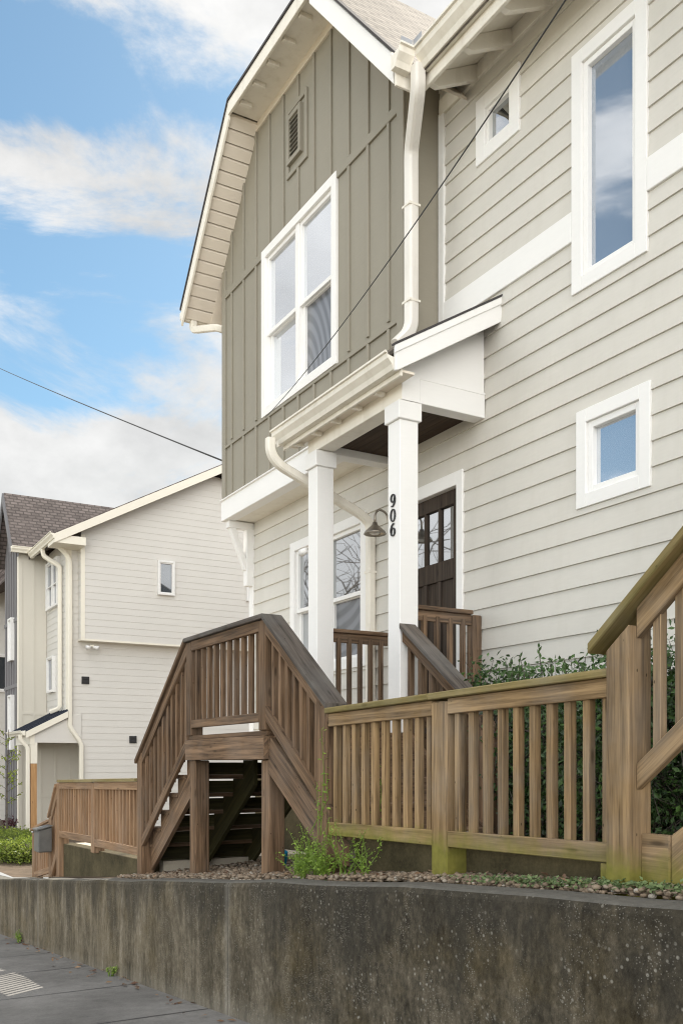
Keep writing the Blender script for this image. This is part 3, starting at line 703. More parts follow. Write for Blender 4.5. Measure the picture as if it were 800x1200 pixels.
# security light on the far column
t=thing('security_light','small white twin head security light on the far porch column','security light',(-7.99,4.32,2.02))
m=MB(); m.box(-7.985,-7.967,4.27,4.35,1.98,2.06); m.build('back_plate',M['white'],t,bevel=.006)
for yy,dx in ((4.26,-.10),(4.36,-.05)):
    m=MB(); m.tube([(-7.985,4.31,2.03),(-8.03+dx*.2,yy,2.05)],.012,8); m.tube([(-8.02+dx*.2,yy,2.06),(-8.03+dx*.8,yy-.03,2.04)],[.03,.038],12); m.build('lamp_head',M['white'],t,smooth=True)
# ------------------------------------------------------------------ timber railings
def railing(parent, x0,z0, x1,z1, Y, ht, mat, capmat=None, cap=(.09,.045), first=None, n=6, bal=.04, lowgap=.10, board=.085, name='baluster', capover=(0,0), lowboard=.085, ydepth=.038, low=True, bstart=None,bend=None):
    """straight or raking rail in the plane Y: z0/z1 are the cap's top at x0/x1; ht its height above the lower rail's underside"""
    capmat=capmat or mat
    if x1<x0: x0,z0,x1,z1=x1,z1,x0,z0; capover=(capover[1],capover[0])
    s=(z1-z0)/(x1-x0); L=math.sqrt(1+s*s); ct=.036*L; bt=board*L; lt=lowboard*L; g=(1,0,s)
    f=lambda x: z0+s*(x-x0)
    m=MB(); a,b=x0-capover[0],x1+capover[1]
    m.prism([(a,f(a)),(b,f(b)),(b,f(b)-ct),(a,f(a)-ct)],'y',Y-cap[1],Y+cap[0]); m.build('cap_rail',M[capmat],parent,bevel=.005,grain=g)
    m=MB(); m.prism([(x0,f(x0)-ct-.001),(x1,f(x1)-ct-.001),(x1,f(x1)-ct-bt),(x0,f(x0)-ct-bt)],'y',Y,Y+ydepth); m.build('top_rail',M[mat],parent,bevel=.004,grain=g)
    if low:
        m=MB(); m.prism([(x0,f(x0)-ht+lt),(x1,f(x1)-ht+lt),(x1,f(x1)-ht),(x0,f(x0)-ht)],'y',Y,Y+ydepth); m.build('bottom_rail',M[mat],parent,bevel=.004,grain=g)
    bs=bstart if bstart is not None else x0+(x1-x0)*.5/n; be=bend if bend is not None else x1-(x1-x0)*.5/n
    src=None
    for i in range(n):
        x=bs+(be-bs)*i/(n-1); zb=f(x)-ht+lt*.35; ztp=f(x)-ct-bt*.4
        if src is None:
            m=MB(); m.box(x-bal/2,x+bal/2,Y+ydepth+.001,Y+ydepth+.04,zb,ztp) if low is None else m.box(x-bal/2,x+bal/2,Y+ydepth*.2+.012,Y+ydepth*.2+.052,zb,ztp)
            src=m.build(name,M[mat],parent,bevel=.003,grain=(0,0,1),origin=(x,Y,zb)); x_0,zb0=x,zb
        else: again(src,parent,(x-x_0,0,zb-zb0))
def post(parent,x0,x1,y0,y1,z0,z1,mat,slope=0.):
    m=MB(); m.prism([(x0,z0),(x1,z0),(x1,z1+slope*(x1-x0)),(x0,z1)],'y',y0,y1)
    return m.build('post',M[mat],parent,bevel=.008,grain=(0,0,1),origin=((x0+x1)/2,(y0+y1)/2,z0))
YF=3.0
S=thing('porch_stairs','dark brown timber porch landing with two flights of steps and railings','stairs',(-7.1,3.1,-.85))
LX0,LX1,DZ=-7.96,-6.33,.246
# deck and frame
m=MB(); yy=YF+.02
while yy<5.05:
    m.box(LX0+.01,LX1-.01,yy,min(yy+.136,5.06),DZ-.035,DZ); yy+=.142
m.build('deck',M['wood'],S,bevel=.003)
m=MB(); m.box(LX0,LX1,YF-.012,YF+.03,.03,DZ-.038); m.box(LX1-.03,LX1,YF+.03,5.05,.03,DZ-.038); m.box(LX0,LX0+.03,YF+.03,5.05,.03,DZ-.038)
m.build('rim_board',M['wood'],S,bevel=.004)
for x0 in (LX0,LX1-.135):
    post(S,x0,x0+.135,YF+.032,YF+.167,zy(x0)-.1,.028,'wood')
    post(S,x0,x0+.135,YF+.035,YF+.17,DZ+.001,1.075,'wood') if False else None
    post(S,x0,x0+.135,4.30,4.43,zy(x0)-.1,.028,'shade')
pw_=.115
post(S,LX0,LX0+pw_,YF,YF+pw_,DZ-.0,1.075,'wood'); post(S,LX1-pw_,LX1,YF,YF+pw_,DZ-.0,1.075,'wood')
railing(S,LX0+pw_,1.112,LX1-pw_,1.112,YF,.80,'wood','woodtop',cap=(.13,.03),n=10,capover=(pw_+.01,pw_+.0),low=True,lowboard=.07)
# right-hand flight
RS=.175; 
rr=[(LX1+.27*i, DZ-RS*(i)) for i in range(6)]
for i in range(1,5):
    xa=LX1+.27*(i-1); z=DZ-RS*i
    m=MB(); m.box(xa+.02,xa+.30,YF+.075,4.24,z-.04,z); m.build('tread',M['wood'],S,bevel=.004,grain=(0,1,0))
    m=MB(); m.box(xa+.0,xa+.019,YF+.075,4.24,z,z+RS-.041); m.build('riser',M['wood'],S,grain=(0,1,0))
for y0 in (YF+.03,4.245):
    m=MB(); m.prism([(LX1,.10),(LX1+.03,.19),(LX1+1.12,-.52),(LX1+1.12,-.66),(LX1+.90,-.66),(LX1,-.07)],'y',y0,y0+.04); m.build('stringer',M['wood'],S,bevel=.004,grain=(1,0,-.65))
bx0=-5.53
sl=-.735
post(S,bx0,bx0+.14,YF-.005,YF+.135,-.85,.44,'wood',sl)
railing(S,LX1,1.112,bx0+.17,1.112+sl*(bx0+.17-LX1),YF,.79,'wood','woodtop',cap=(.14,.03),n=7,bal=.042,bstart=LX1+.09,bend=bx0-.05)
railing(S,-6.38,1.14,-5.36,1.14+sl*1.02,4.25,.93,'wood','woodtop',cap=(.13,.03),n=7,bal=.042)
post(S,-5.44,-5.31,4.26,4.39,-.6,.36,'wood',sl)
# left-hand flight, open risers
for i in range(1,7):
    xa=LX0-.24*(i-1); z=DZ-.176*i
    m=MB(); m.box(xa-.27,xa,YF+.085,4.24,z-.038,z); m.build('tread',M['wood'],S,bevel=.004,grain=(0,1,0))
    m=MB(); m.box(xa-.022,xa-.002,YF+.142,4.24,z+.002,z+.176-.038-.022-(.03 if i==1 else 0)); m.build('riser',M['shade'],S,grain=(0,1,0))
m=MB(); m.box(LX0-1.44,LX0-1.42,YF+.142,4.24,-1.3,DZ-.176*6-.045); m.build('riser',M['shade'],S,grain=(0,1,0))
def saw(y0,mat):
    p=[]
    for i in range(1,7):
        xa=LX0-.24*(i-1); z=DZ-.176*i-.04; p+=[(xa,z),(xa-.24,z)]
    p=[(LX0,.02)]+p+[(LX0-1.44,-1.06),(LX0-1.34,-1.14),(LX0,-.20)]
    m=MB()
    n=len(p); m.xf=None
    vs=[(x,y0,z) for x,z in p]+[(x,y0+.04,z) for x,z in p]
    tr=geometry.tessellate_polygon([[Vector((x,z,0)) for x,z in p]])
    m.add(vs,[tuple(t_) for t_ in tr]+[tuple(n+i for i in reversed(t_)) for t_ in tr]+[(i,(i+1)%n,n+(i+1)%n,n+i) for i in range(n)])
    m.build('stringer',M[mat],S,grain=(1,0,.73))
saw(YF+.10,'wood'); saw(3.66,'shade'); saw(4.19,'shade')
sl2=.765
post(S,-9.35,-9.21,YF-.005,YF+.135,-1.25,.02,'wood',sl2)
railing(S,-9.36,1.112-sl2*(LX0+9.36),LX0,1.112,YF,.99,'wood','wood',cap=(.13,.03),n=10,bal=.042,bstart=-9.14,bend=LX0-.07)
# porch side rails
def yrail(label, X, y0, y1, ztop, zbot, n, mat='wood'):
    t=thing('porch_railing',label,'railing',(X,y0,zbot),'railings closing the porch sides')
    m=MB(); m.box(X-.045,X+.065,y0,y1,ztop-.036,ztop); m.build('cap_rail',M[mat],t,bevel=.005,grain=(0,1,0))
    m=MB(); m.box(X-.0,X+.038,y0,y1,ztop-.125,ztop-.037); m.build('top_rail',M[mat],t,bevel=.004,grain=(0,1,0))
    m=MB(); m.box(X-.0,X+.038,y0,y1,zbot+.05,zbot+.13); m.build('bottom_rail',M[mat],t,bevel=.004,grain=(0,1,0))
    src=None
    for i in range(n):
        y=y0+(y1-y0)*(i+.7)/(n+.4)
        if src is None:
            m=MB(); m.box(X+.01,X+.05,y-.02,y+.02,zbot+.1,ztop-.08); src=m.build('baluster',M[mat],t,bevel=.003,grain=(0,0,1),origin=(X,y,zbot)); ys=y
        else: again(src,t,(0,y-ys,0))
    return t
yrail('dark brown railing from the far porch column to the wall beside the window',-7.88,4.415,5.06,1.29,DZ,5)
t=yrail('dark brown railing from the nearer porch column to the wall right of the door',-6.47,4.415,5.0,1.31,DZ,4)
post(t,-6.50,-6.40,4.995,5.085,DZ,1.27,'wood')
# front fence
Fc=thing('picket_fence','tan weathered timber fence with mossy bottom boards on the gravel edge','fence',(-4.15,3.05,-.6))
post(Fc,-4.212,-4.072,YF-.004,YF+.136,-.75,.335,'fence')
cs=(.405-.362)/(5.36-2.9)
fz=lambda x:.362+cs*(x+5.36)
railing(Fc,-5.375,fz(-5.375),-4.213,fz(-4.213),YF+.0,.83,'fence','fencecap',cap=(.13,.03),n=10,bal=.042)
railing(Fc,-4.071,fz(-4.071),-2.895,fz(-2.895),YF+.0,.83,'fence','fencecap',cap=(.13,.031),n=10,bal=.042,capover=(.142,0))
m=MB(); m.box(-2.965,-2.925,YF-.001,YF+.036,-.6,-.43); m.build('support_block',M['fence'],Fc,bevel=.003)
# next-door stairs at the right edge
N=thing('neighbour_stairs','tan timber stair with a thick mossy post and sloping handrail at right edge','stairs',(-2.8,3.05,-.55))
post(N,-2.893,-2.765,YF-.045,YF+.095,-.75,.475,'fence',.79)
s3=.79
railing(N,-2.765,.69,-.6,.69+s3*2.165,YF+.0,.80,'fence','fencecap',cap=(.10,.06),n=19,bal=.042,bstart=-2.675,bend=-.66,capover=(.22,0),board=.10,lowboard=.085)
railing(N,-2.6,.74,-.6,.74+s3*2.0,4.1,.80,'wood','fencecap',cap=(.13,.03),n=12,bal=.042)
for i in range(9):
    xa=-2.62+.24*i; z=-.28+.185*i
    m=MB(); m.box(xa,xa+.28,YF+.05,4.1,z-.04,z); m.build('tread',M['fence'],N,bevel=.004,grain=(0,1,0))
m=MB(); m.prism([(-2.62,-.29),(-2.62,-.56),(-2.35,-.56),(-.5,.95),(-.5,1.2)],'y',YF+.04,YF+.08); m.build('stringer',M['fence'],N,bevel=.004,grain=(1,0,.78))
m=MB(); m.box(-2.765,-2.62,YF+.03,YF+.07,-.56,-.29); m.build('skirt_board',M['fence'],N,bevel=.004)
# far fence beside the path
L=thing('picket_fence','reddish brown picket fence on the low concrete wall beyond the stairs','fence',(-11,3.05,-1.05))
railing(L,-12.66,-.215,-11.10,-.185,YF,.76,'leftfence','fencecap',cap=(.13,.03),n=13,bal=.032,capover=(.0,.13))
railing(L,-10.97,-.18,-9.36,-.15,YF,.79,'leftfence','fencecap',cap=(.13,.03),n=13,bal=.032)
post(L,-11.10,-10.97,YF-.004,YF+.13,-1.05,-.225,'leftfence'); post(L,-12.79,-12.66,YF-.004,YF+.13,-1.9,-.26,'leftfence')
post(L,-13.25,-13.12,YF-.004,YF+.13,-1.9,-.72,'leftfence'); post(L,-14.3,-14.17,YF-.004,YF+.13,-1.95,-.96,'leftfence')
railing(L,-13.12,-.60,-12.79,-.27,YF,.95,'leftfence','leftfence',cap=(.13,.03),n=3,bal=.04,capover=(.1,0))
railing(L,-14.17,-.93,-13.25,-.77,YF,.74,'leftfence','leftfence',cap=(.13,.03),n=8,bal=.04,capover=(.14,.0))
# grey letter box on the fence end
t=thing('mailbox','dark grey sloped metal mailbox on the far fence end post','mailbox',(-13.1,2.93,-1.0))
m=MB(); m.prism([(2.80,-1.20),(2.985,-1.20),(2.985,-.86),(2.80,-.90)],'x',-13.25,-12.98); m.build('body',M['grey'],t,bevel=.015)
m=MB(); m.prism([(2.785,-.905),(2.99,-.85),(2.99,-.835),(2.785,-.885)],'x',-13.26,-12.97); m.build('lid',M['grey'],t,bevel=.004)
m=MB(); m.tube([(-13.2,2.79,-.93),(-13.2,2.765,-.93),(-13.14,2.765,-.93)],.012,8); m.build('knob',M['steel'],t,smooth=True)
# ------------------------------------------------------------------ house beyond
XB,YB,XC,YC=-25.5,6.26,-27.87,5.475
HB=thing('gabled_house','tall cream house beyond the path with brown shingle roof and side bay','house',(-28,8,-1.9))
SB=faceX(XB); FB=faceY(YB)
pky,pkz,ey,ez2=10.4,8.35,6.0,5.98
rb2=lambda y: ez2+(pkz-ez2)*(1-abs(y-pky)/(pky-ey))
gr=lambda lo,hi:(lambda z:(max(lo,pky-(pky-ey)*max(0,min(1,1-(z-ez2+.1)/(pkz-ez2)))),min(hi,pky+(pky-ey)*max(0,min(1,1-(z-ez2+.1)/(pkz-ez2))))))
m=MB(SB); siding(m,gr(YB,14.6),-2.2,8.2,.178,[(YB-.1,6.62,-2.3,.55)],lap=.009); m.build('wall',M['bsiding'],HB)
m=MB(FB); siding(m,lambda z:(XC-3,XB),.9,6.0,.178,[onY(58,700,YB)[:1]+onY(70,0,YB)[:1]+(onY(64,713,YB)[2],onY(64,657,YB)[2])],lap=.009); m.build('wall',M['bsiding'],HB)
m=MB(); m.box(XB-.11,XB+.02,YB-.02,YB,.9,6.0); m.box(XB+.0,XB+.022,YB+.0,YB+.11,.9,5.95); m.build('corner_board',M['btrim'],HB)
# side bay with the gable
XY=XB+.32; by0=onX(95,0,XY)[1]
m=MB(faceX(XY)); siding(m,gr(by0,14.6),3.33,8.2,.178,lap=.009); m.build('bay_wall',M['bsiding'],HB)
m=MB(faceY(by0)); siding(m,lambda z:(XB,XY),3.33,6.0,.178,lap=.009); m.build('bay_return',M['bsiding'],HB)
m=MB(); m.box(XB,XY+.02,by0-.01,14.6,3.28,3.33); m.build('bay_soffit',M['btrim'],HB)
m=MB(); m.box(XY,XY+.022,by0-.01,by0+.1,3.33,6.1); m.build('corner_board',M['btrim'],HB)
w0=onX(184,657,XY); w1=onX(203.5,699,XY)
window(HB,faceX(XY),w0[1],w1[1],w1[2],w0[2],.05,'fixed','glassfar','white',sash=.03,proud=.03,off=.075)
w0=onX(288,660,XY); w1=onX(302,706,XY)
window(HB,faceX(XY),w0[1],w1[1],w1[2],w0[2],.05,'fixed','glassfar','white',sash=.03,proud=.03,off=.075)
# roofs
OV=.42
for a,b in ((ey-.25,pky),(pky,14.9)):
    za,zb=rb2(a)+.12,rb2(b)+.12
    m=MB(); m.prism([(a,za),(b,zb),(b,zb-.12),(a,za-.12)],'x',-36,XY+OV); m.build('roof',M['roofb'],HB,grain=(1,0,0))
    m=MB(); m.prism([(a,za-.03),(b,zb-.03),(b,zb-.26),(a,za-.26)],'x',XY+OV+.001,XY+OV+.035); m.build('rake_board',M['btrim'],HB)
m=MB(); m.box(XB,XY+OV,ey-.25,by0+.02,5.72,5.93); m.build('eave_return',M['btrim'],HB)
# cross gable
rdx=-28.9; gz=7.95; ge=XC+.32; gez=6.05
for sgn in (1,-1):
    xe=rdx+sgn*(ge-rdx)
    slab([(xe,5.25,gez),(xe,9.5,gez),(rdx,9.5,gz),(rdx,5.25,gz)],.1).build('roof',M['roofb'],HB,grain=(0,1,0))
    m=MB(); m.prism([(xe,gez-.02),(rdx,gz-.02),(rdx,gz-.28),(xe-sgn*.1,gez-.22)],'y',5.2,5.249); m.build('rake_board',M['bgrey'],HB)
xl2=2*rdx-XC
m=MB(faceY(YC)); flatwall(m,[(xl2,-2.3),(XC,-2.3),(XC,6.1),(rdx,7.85),(xl2,6.1)],[]); m.build('gable_wall',M['bgrey'],HB)
m=MB(faceY(YC))
for x in (XC-.32,XC-.68,XC-1.04,XC-1.4,XC-1.76):
    for a,b in ((-1.9,.1),(.2,2.2),(2.3,4.1),(4.2,6.3)): m.box(x-.025,x+.025,0,.025,a,b)
for z in (.15,2.25,4.15): m.box(xl2,XC-.1,0,.026,z-.05,z+.05)
m.build('batten',M['bgrey'],HB)
m=MB(faceX(XC)); flatwall(m,[(YC,-2.3),(YB+2.5,-2.3),(YB+2.5,6.1),(YC,6.1)],[]); m.build('gable_return',M['bpanel'],HB)
m=MB(faceX(XC)); m.box(YC,YC+.10,0,.02,-1.9,5.85); 
for y in (YC+.42,YB-.04): m.box(y-.02,y+.02,0,.02,-1.9,5.85)
m.box(YC,YB,0,.021,-.9,-.82); m.box(YC,YB,0,.021,1.4,1.48); m.build('batten',M['bpanel'],HB)
m=MB(faceY(YC)); m.box(XC-.1,XC+.02,0,.03,-1.9,5.9); m.build('corner_board',M['btrim'],HB)
m=MB(); m.box(xl2,XC+.03,YC-.04,YB+.3,-2.4,-1.95); m.build('foundation',M['path'],HB)
for za,zb in ((3.0,4.25),(.4,2.0)):
    window(HB,faceY(YC),XC-1.12,XC-.62,za,zb,.06,'fixed','glass','white',sash=.03,off=.075)
a0=onY(57.5,0,YB)[0]; a1=onY(70.5,0,YB)[0]
zz1=onY(64,657,YB)[2]; zz0=onY(64,713,YB)[2]
window(HB,FB,a0,a1,zz0,zz1,.06,'double','glassfar','white',sash=.03,off=.075)
zz1=onY(62,770,YB)[2]; zz0=onY(62,812,YB)[2]; window(HB,FB,onY(58.5,0,YB)[0],onY(65.5,0,YB)[0],zz0,zz1,.05,'fixed','glassfar','white',sash=.03,off=.075)
# gutters and pipes
m=MB(); kgutter(m,5.2,5.95,lambda a,o,z:(ge-.03+o,a,gez+.06+z),.16,.16); kgutter(m,ge,XY+OV+.03,lambda a,o,z:(a,5.80-o,5.98+z),.16,.16); m.build('gutter',M['btrim'],HB)
pipe('downspout',[(XB-.75,5.78,5.85),(XB-.75,5.8,5.65),(XB-.45,6.17,5.35),(XB-.45,6.17,5.0),(XB-.45,6.17,1.5),(XB-.60,5.95,1.40)],HB,.055,'btrim')
yq=onX(95.5,0,XB+.1)[1]
pipe('downspout',[(XB+.15,5.82,5.9),(XB+.08,6.2,5.6),(XB+.08,YB+.05,5.4),(XB+.08,YB+.05,1.0),(XB+.08,YB+.1,.9),(XB+.08,yq-.06,.62),(XB+.08,yq,.5),(XB+.08,yq,-1.9)],HB,.055,'btrim')
# small porch of that house
q=lambda y:.88+.52*(y-5.2)
m=MB(); m.prism([(5.16,q(5.16)),(6.25,q(6.25)),(6.25,q(6.25)-.05),(5.16,q(5.16)-.05)],'x',-27.3,XB+.12); PB=m.build('porch_roof',M['navy'],HB)
m=MB()
for i in range(7): x=-27.25+.3*i; m.prism([(5.16,q(5.16)+.03),(6.25,q(6.25)+.03),(6.25,q(6.25)),(5.16,q(5.16))],'x',x-.012,x+.012)
m.build('seam',M['navy'],PB)
m=MB(); m.prism([(5.16,q(5.16)-.03),(6.25,q(6.25)-.03),(6.25,q(6.25)-.2),(5.16,q(5.16)-.2)],'x',XB+.121,XB+.15); m.build('rake_board',M['btrim'],PB)
m=MB(); kgutter(m,-27.3,XB+.14,lambda a,o,z:(a,5.15-o,.86+z),.13,.13); m.build('gutter',M['btrim'],PB)
m=MB(); m.prism([(5.3,.55),(6.62,.55),(6.62,1.35),(6.25,1.2),(5.3,.75)],'x',XB-.05,XB+.05); m.build('gable_panel',M['bsiding'],PB)
m=MB(); m.box(-27.3,XB+.06,5.28,5.40,.5,.8); m.build('beam',M['btrim'],PB)
m=MB(); m.box(XB-.12,XB+.04,5.31,5.46,-1.0,.0); m.box(XB-.12,XB+.04,5.31,5.46,-1.9,-1.0); cp=m.build('porch_post',M['cedar'],PB,grain=(0,0,1))
m=MB(); m.box(XB-.13,XB+.05,5.30,5.47,.0,.55); m.build('post_sleeve',M['btrim'],cp)
pipe('downspout',[(XB+.0,5.05,.75),(XB+.0,5.05,.62),(XB+.0,5.24,.42),(XB+.0,5.24,.2),(XB+.0,5.24,-1.9)],PB,.05,'btrim')
m=MB(faceX(XB-1.5)); flatwall(m,[(YC,-2.0),(9,-2.0),(9,.9),(YC,.9)],[]); m.build('recess_wall',M['bpanel'],HB)
m=MB(faceX(XB-1.5))
for y in (5.9,6.3,6.7,7.0): m.box(y-.02,y+.02,0,.02,-2.0,.9)
m.box(YC,7.1,0,.021,-.95,-.87); m.build('batten',M['bpanel'],HB)
window(HB,faceX(XB-1.49),7.15,7.75,-1.5,.2,.09,'fixed','glassfar','white',sash=.04,proud=.04,off=.075)
# vents and flood lamp
for px_,py_ in ((99.8,797.5),(155.5,867)):
    c=onX(px_,py_,XB); 
    m=MB(SB); m.box(c[1]-.10,c[1]+.10,.0,.05,c[2]-.10,c[2]+.10); m.box(c[1]-.075,c[1]+.075,.05,.062,c[2]-.075,c[2]-.02); m.box(c[1]-.075,c[1]+.075,.05,.062,c[2]+.02,c[2]+.075); m.build('wall_vent',M['black'],HB,bevel=.008)
c=onX(107.5,758.5,XB+.2)
t=thing('flood_lamp','cream twin flood lamp under the bay of the cream house','lamp',c)
m=MB(); m.box(c[0]-.05,c[0]+.05,c[1]-.05,c[1]+.05,c[2]-.0,c[2]+.06); m.build('base',M['btrim'],t,bevel=.008)
for s_ in (-1,1):
    m=MB(); m.tube([(c[0]+.03,c[1]+s_*.03,c[2]+.0),(c[0]+.10,c[1]+s_*.16,c[2]-.03)],[.03,.06],10); m.build('lamp_head',M['white'],t,smooth=True)
# the house past that one, a strip at the left edge
HC=thing('distant_house','pale house past the charcoal gable with brown shingles at left edge','house',(-42,9,-2))
m=MB(faceX(-36)); siding(m,lambda z:(5.6,13),-2.5,6.4,.2,lap=.009); m.build('wall',M['bsiding'],HC)
m=MB(faceY(5.6)); siding(m,lambda z:(-46,-36),-2.5,6.4,.2,lap=.009); m.build('wall',M['bsiding'],HC)
m=MB(); m.prism([(5.2,6.35),(9.3,9.6),(13.4,6.35)],'x',-46.3,-35.7); m.build('roof',M['roofb'],HC,grain=(1,0,0))
m=MB(); kgutter(m,-46,-35.7,lambda a,o,z:(a,5.2-o,6.42+z),.16,.16); m.build('gutter',M['btrim'],HC)
window(HC,faceX(-36),6.0,6.9,2.6,4.0,.08,'fixed','glassfar','white',off=.075)
# ------------------------------------------------------------------ cables
def cable(name,label,pts,r):
    m=MB(); m.tube(pts,r,6); return tag(m.build(name,M['cable'],smooth=True),label,'cable')
def sag(a,b,s,n=28):
    a=Vector(a); b=Vector(b)
    return [tuple(a.lerp(b,i/n)-Vector((0,0,s*4*(i/n)*(1-i/n)))) for i in range(n+1)]
A=Vector(onY(-60,402,8.)); Bp=Vector((-11.25,5.6,0)); 
e=onX(266,542,-11.4); cable('power_cable','thin black cable crossing the sky to the far side of the gable',sag((A.x,A.y,A.z),(e[0],e[1],e[2]),.12),.011)
e0=onY(311,489,4.66); e1=onY(760,-150,2.6)
cable('drop_cable','thin black cable slanting across the gable window and the upper siding',sag(e0,e1,.13),.0036)
# ------------------------------------------------------------------ gravel, litter and plants
def pebbles(name,label,spots,kind):
    m=MB(); rnd=random.Random(3)
    ico=[(0,0,1),(.89,0,.45),(.28,.85,.45),(-.72,.53,.45),(-.72,-.53,.45),(.28,-.85,.45),(.72,.53,-.45),(-.28,.85,-.45),(-.89,0,-.45),(-.28,-.85,-.45),(.72,-.53,-.45),(0,0,-1)]
    fc=[(0,1,2),(0,2,3),(0,3,4),(0,4,5),(0,5,1),(1,6,2),(2,7,3),(3,8,4),(4,9,5),(5,10,1),(6,7,2),(7,8,3),(8,9,4),(9,10,5),(10,6,1),(11,7,6),(11,8,7),(11,9,8),(11,10,9),(11,6,10)]
    for x,y,z,r in spots:
        a=rnd.uniform(0,6.28); ca,sa=math.cos(a),math.sin(a); sx,sy,sz=r*rnd.uniform(.8,1.35),r*rnd.uniform(.6,1.),r*rnd.uniform(.4,.7)
        vs=[]
        for vx,vy,vz in ico:
            k_=rnd.uniform(.85,1.15); X,Y_=vx*sx*k_,vy*sy*k_
            vs.append((x+X*ca-Y_*sa,y+X*sa+Y_*ca,z+vz*sz*k_))
        m.add(vs,fc,min(1,max(0,rnd.gauss(.5,.24))))
    o=m.build(name,M['pebble'],smooth=True,tint=True,normals=False); tag(o,label,'gravel',kind='stuff'); return o
rnd=random.Random(11); sp=[]
for i in range(7500):
    x=rnd.uniform(-9.6,-1.6); y=rnd.uniform(2.83,3.16 if x>-5.4 else 3.3)
    sp.append((x,y,zy(x)+rnd.uniform(-.005,.022)+.03*(y-2.85),rnd.uniform(.008,.022)))
for i in range(4600):
    x=rnd.uniform(-9.2,-5.4); y=rnd.uniform(3.2,4.9); sp.append((x,y,zy(x)+.012+rnd.uniform(-.005,.03)+.10*(y-3.2)*(.5 if y<4 else .6),rnd.uniform(.013,.030)))
pebbles('gravel','brown river pebbles spread between retaining wall and stairs',sp,'stuff')
# earth rising under the landing
m=MB(); m.add([(-9.3,3.15,zy(-9.3)),(-5.3,3.15,zy(-5.3)),(-5.3,5.1,zy(-5.3)+.14),(-9.3,5.1,zy(-9.3)+.14)],[(0,1,2,3)]); struct(m.build('earth_bank',M['soil']))
# weeds by the stair foot
def weed(label,base,h,n,seed,spread=.14,leaf=.035,grp='weeds along the gravel'):
    rnd=random.Random(seed); random.seed(seed)
    t=thing('weed',label,'weed',base,grp); st=MB(); lf=MB(); b=Vector(base)
    for i in range(n):
        tip=b+Vector((rnd.gauss(0,spread),rnd.gauss(0,spread*.5),h*rnd.uniform(.45,1.1))); mid=b.lerp(tip,.5)+Vector((rnd.gauss(0,.02),rnd.gauss(0,.02),.03))
        st.tube([b+Vector((rnd.gauss(0,.03),rnd.gauss(0,.02),-.02)),mid,tip],[.0035,.0025,.0012],4,tint=.4)
        for q_ in range(11):
            u=.2+.8*q_/10; p=(b.lerp(mid,u*2) if u<.5 else mid.lerp(tip,u*2-1))
            for s_ in (0,1): leafquad(lf,p+Vector((rnd.gauss(0,.008),rnd.gauss(0,.008),rnd.gauss(0,.006))),leaf*rnd.uniform(.5,1.2)*(1.15-.5*u),min(1,max(0,rnd.gauss(.55,.22))),Vector((rnd.gauss(0,.7),rnd.gauss(0,.7)-.5,1)).normalized(),.38)
    lf.build('foliage',M['leafweed'],t,tint=True,normals=False); st.build('stem',M['leafweed'],t,tint=True)
W_=[(-5.42,2.93,.36,16,'tallest feathery green weed left of the stair foot post'),(-5.66,2.93,.26,13,'bushy green weed furthest left in front of the stair stringer'),
    (-5.25,2.91,.22,14,'low green weed right in front of the stair foot post'),(-5.02,2.94,.34,8,'thin green weed climbing the fence just right of the stair foot post'),
    (-4.80,2.94,.26,6,'sparse tall weed under the left fence bay'),(-5.50,2.87,.16,14,'spreading low weed at the wall edge before the stair stringer')]
for i,(x,y,h,n,lb) in enumerate(W_): weed(lb,(x,y,zy(x)+.01),h,n,40+i)
weed('lone green shoot with broad leaves between the left fence pickets',(-4.95,3.12,-.42),.55,2,61,.05,.06)
weed('climbing shoot with small leaves on the stair foot post',(-5.42,2.97,-.45),.62,3,62,.05,.05)
weed('small grass tuft at the foot of the retaining wall, further along the sidewalk',(-13.2,2.60,zw(-13.2)),.16,10,63,.10,.03)
weed('small grass tuft at the foot of the retaining wall, nearer the camera',(-8.9,2.61,zw(-8.9)),.10,9,64,.08,.025)
# ground cover on the wall edge, right
m=MB(); rnd=random.Random(5); random.seed(5)
for i in range(260):
    x=rnd.choice([rnd.gauss(-3.3,.25),rnd.gauss(-2.55,.3),rnd.gauss(-2.9,.4)]); y=rnd.uniform(2.84,2.97); c=Vector((x,y,zy(x)+.025))
    for j_ in range(9): leafquad(m,c+Vector((rnd.gauss(0,.018),rnd.gauss(0,.014),rnd.gauss(0,.008))),.018*rnd.uniform(.6,1.4),rnd.random(),Vector((rnd.gauss(0,.6),rnd.gauss(0,.6)-.3,1)).normalized(),.7)
tag(m.build('ground_cover',M['leafcover'],tint=True,normals=False),'sage green creeping ground cover on the gravel below the fence','ground cover',kind='stuff')
# fallen leaves on the sidewalk and in the gravel
m=MB(); rnd=random.Random(9); random.seed(9)
for i in range(90):
    x=rnd.uniform(-14,-4); y=2.64-abs(rnd.gauss(0,.12)); leafquad(m,(x,y,zw(x)+.012),rnd.uniform(.03,.08),rnd.random(),Vector((rnd.gauss(0,.25),rnd.gauss(0,.25),1)).normalized(),.55)
for i in range(140):
    x=rnd.uniform(-9.,-2.); y=rnd.uniform(2.82,3.2); leafquad(m,(x,y,zy(x)+.035),rnd.uniform(.025,.06),rnd.random(),Vector((rnd.gauss(0,.4),rnd.gauss(0,.4),1)).normalized(),.5)
tag(m.build('fallen_leaves',M['drypl'],tint=True,normals=False),'dry brown leaves scattered along the foot of the retaining wall','leaves',kind='stuff')
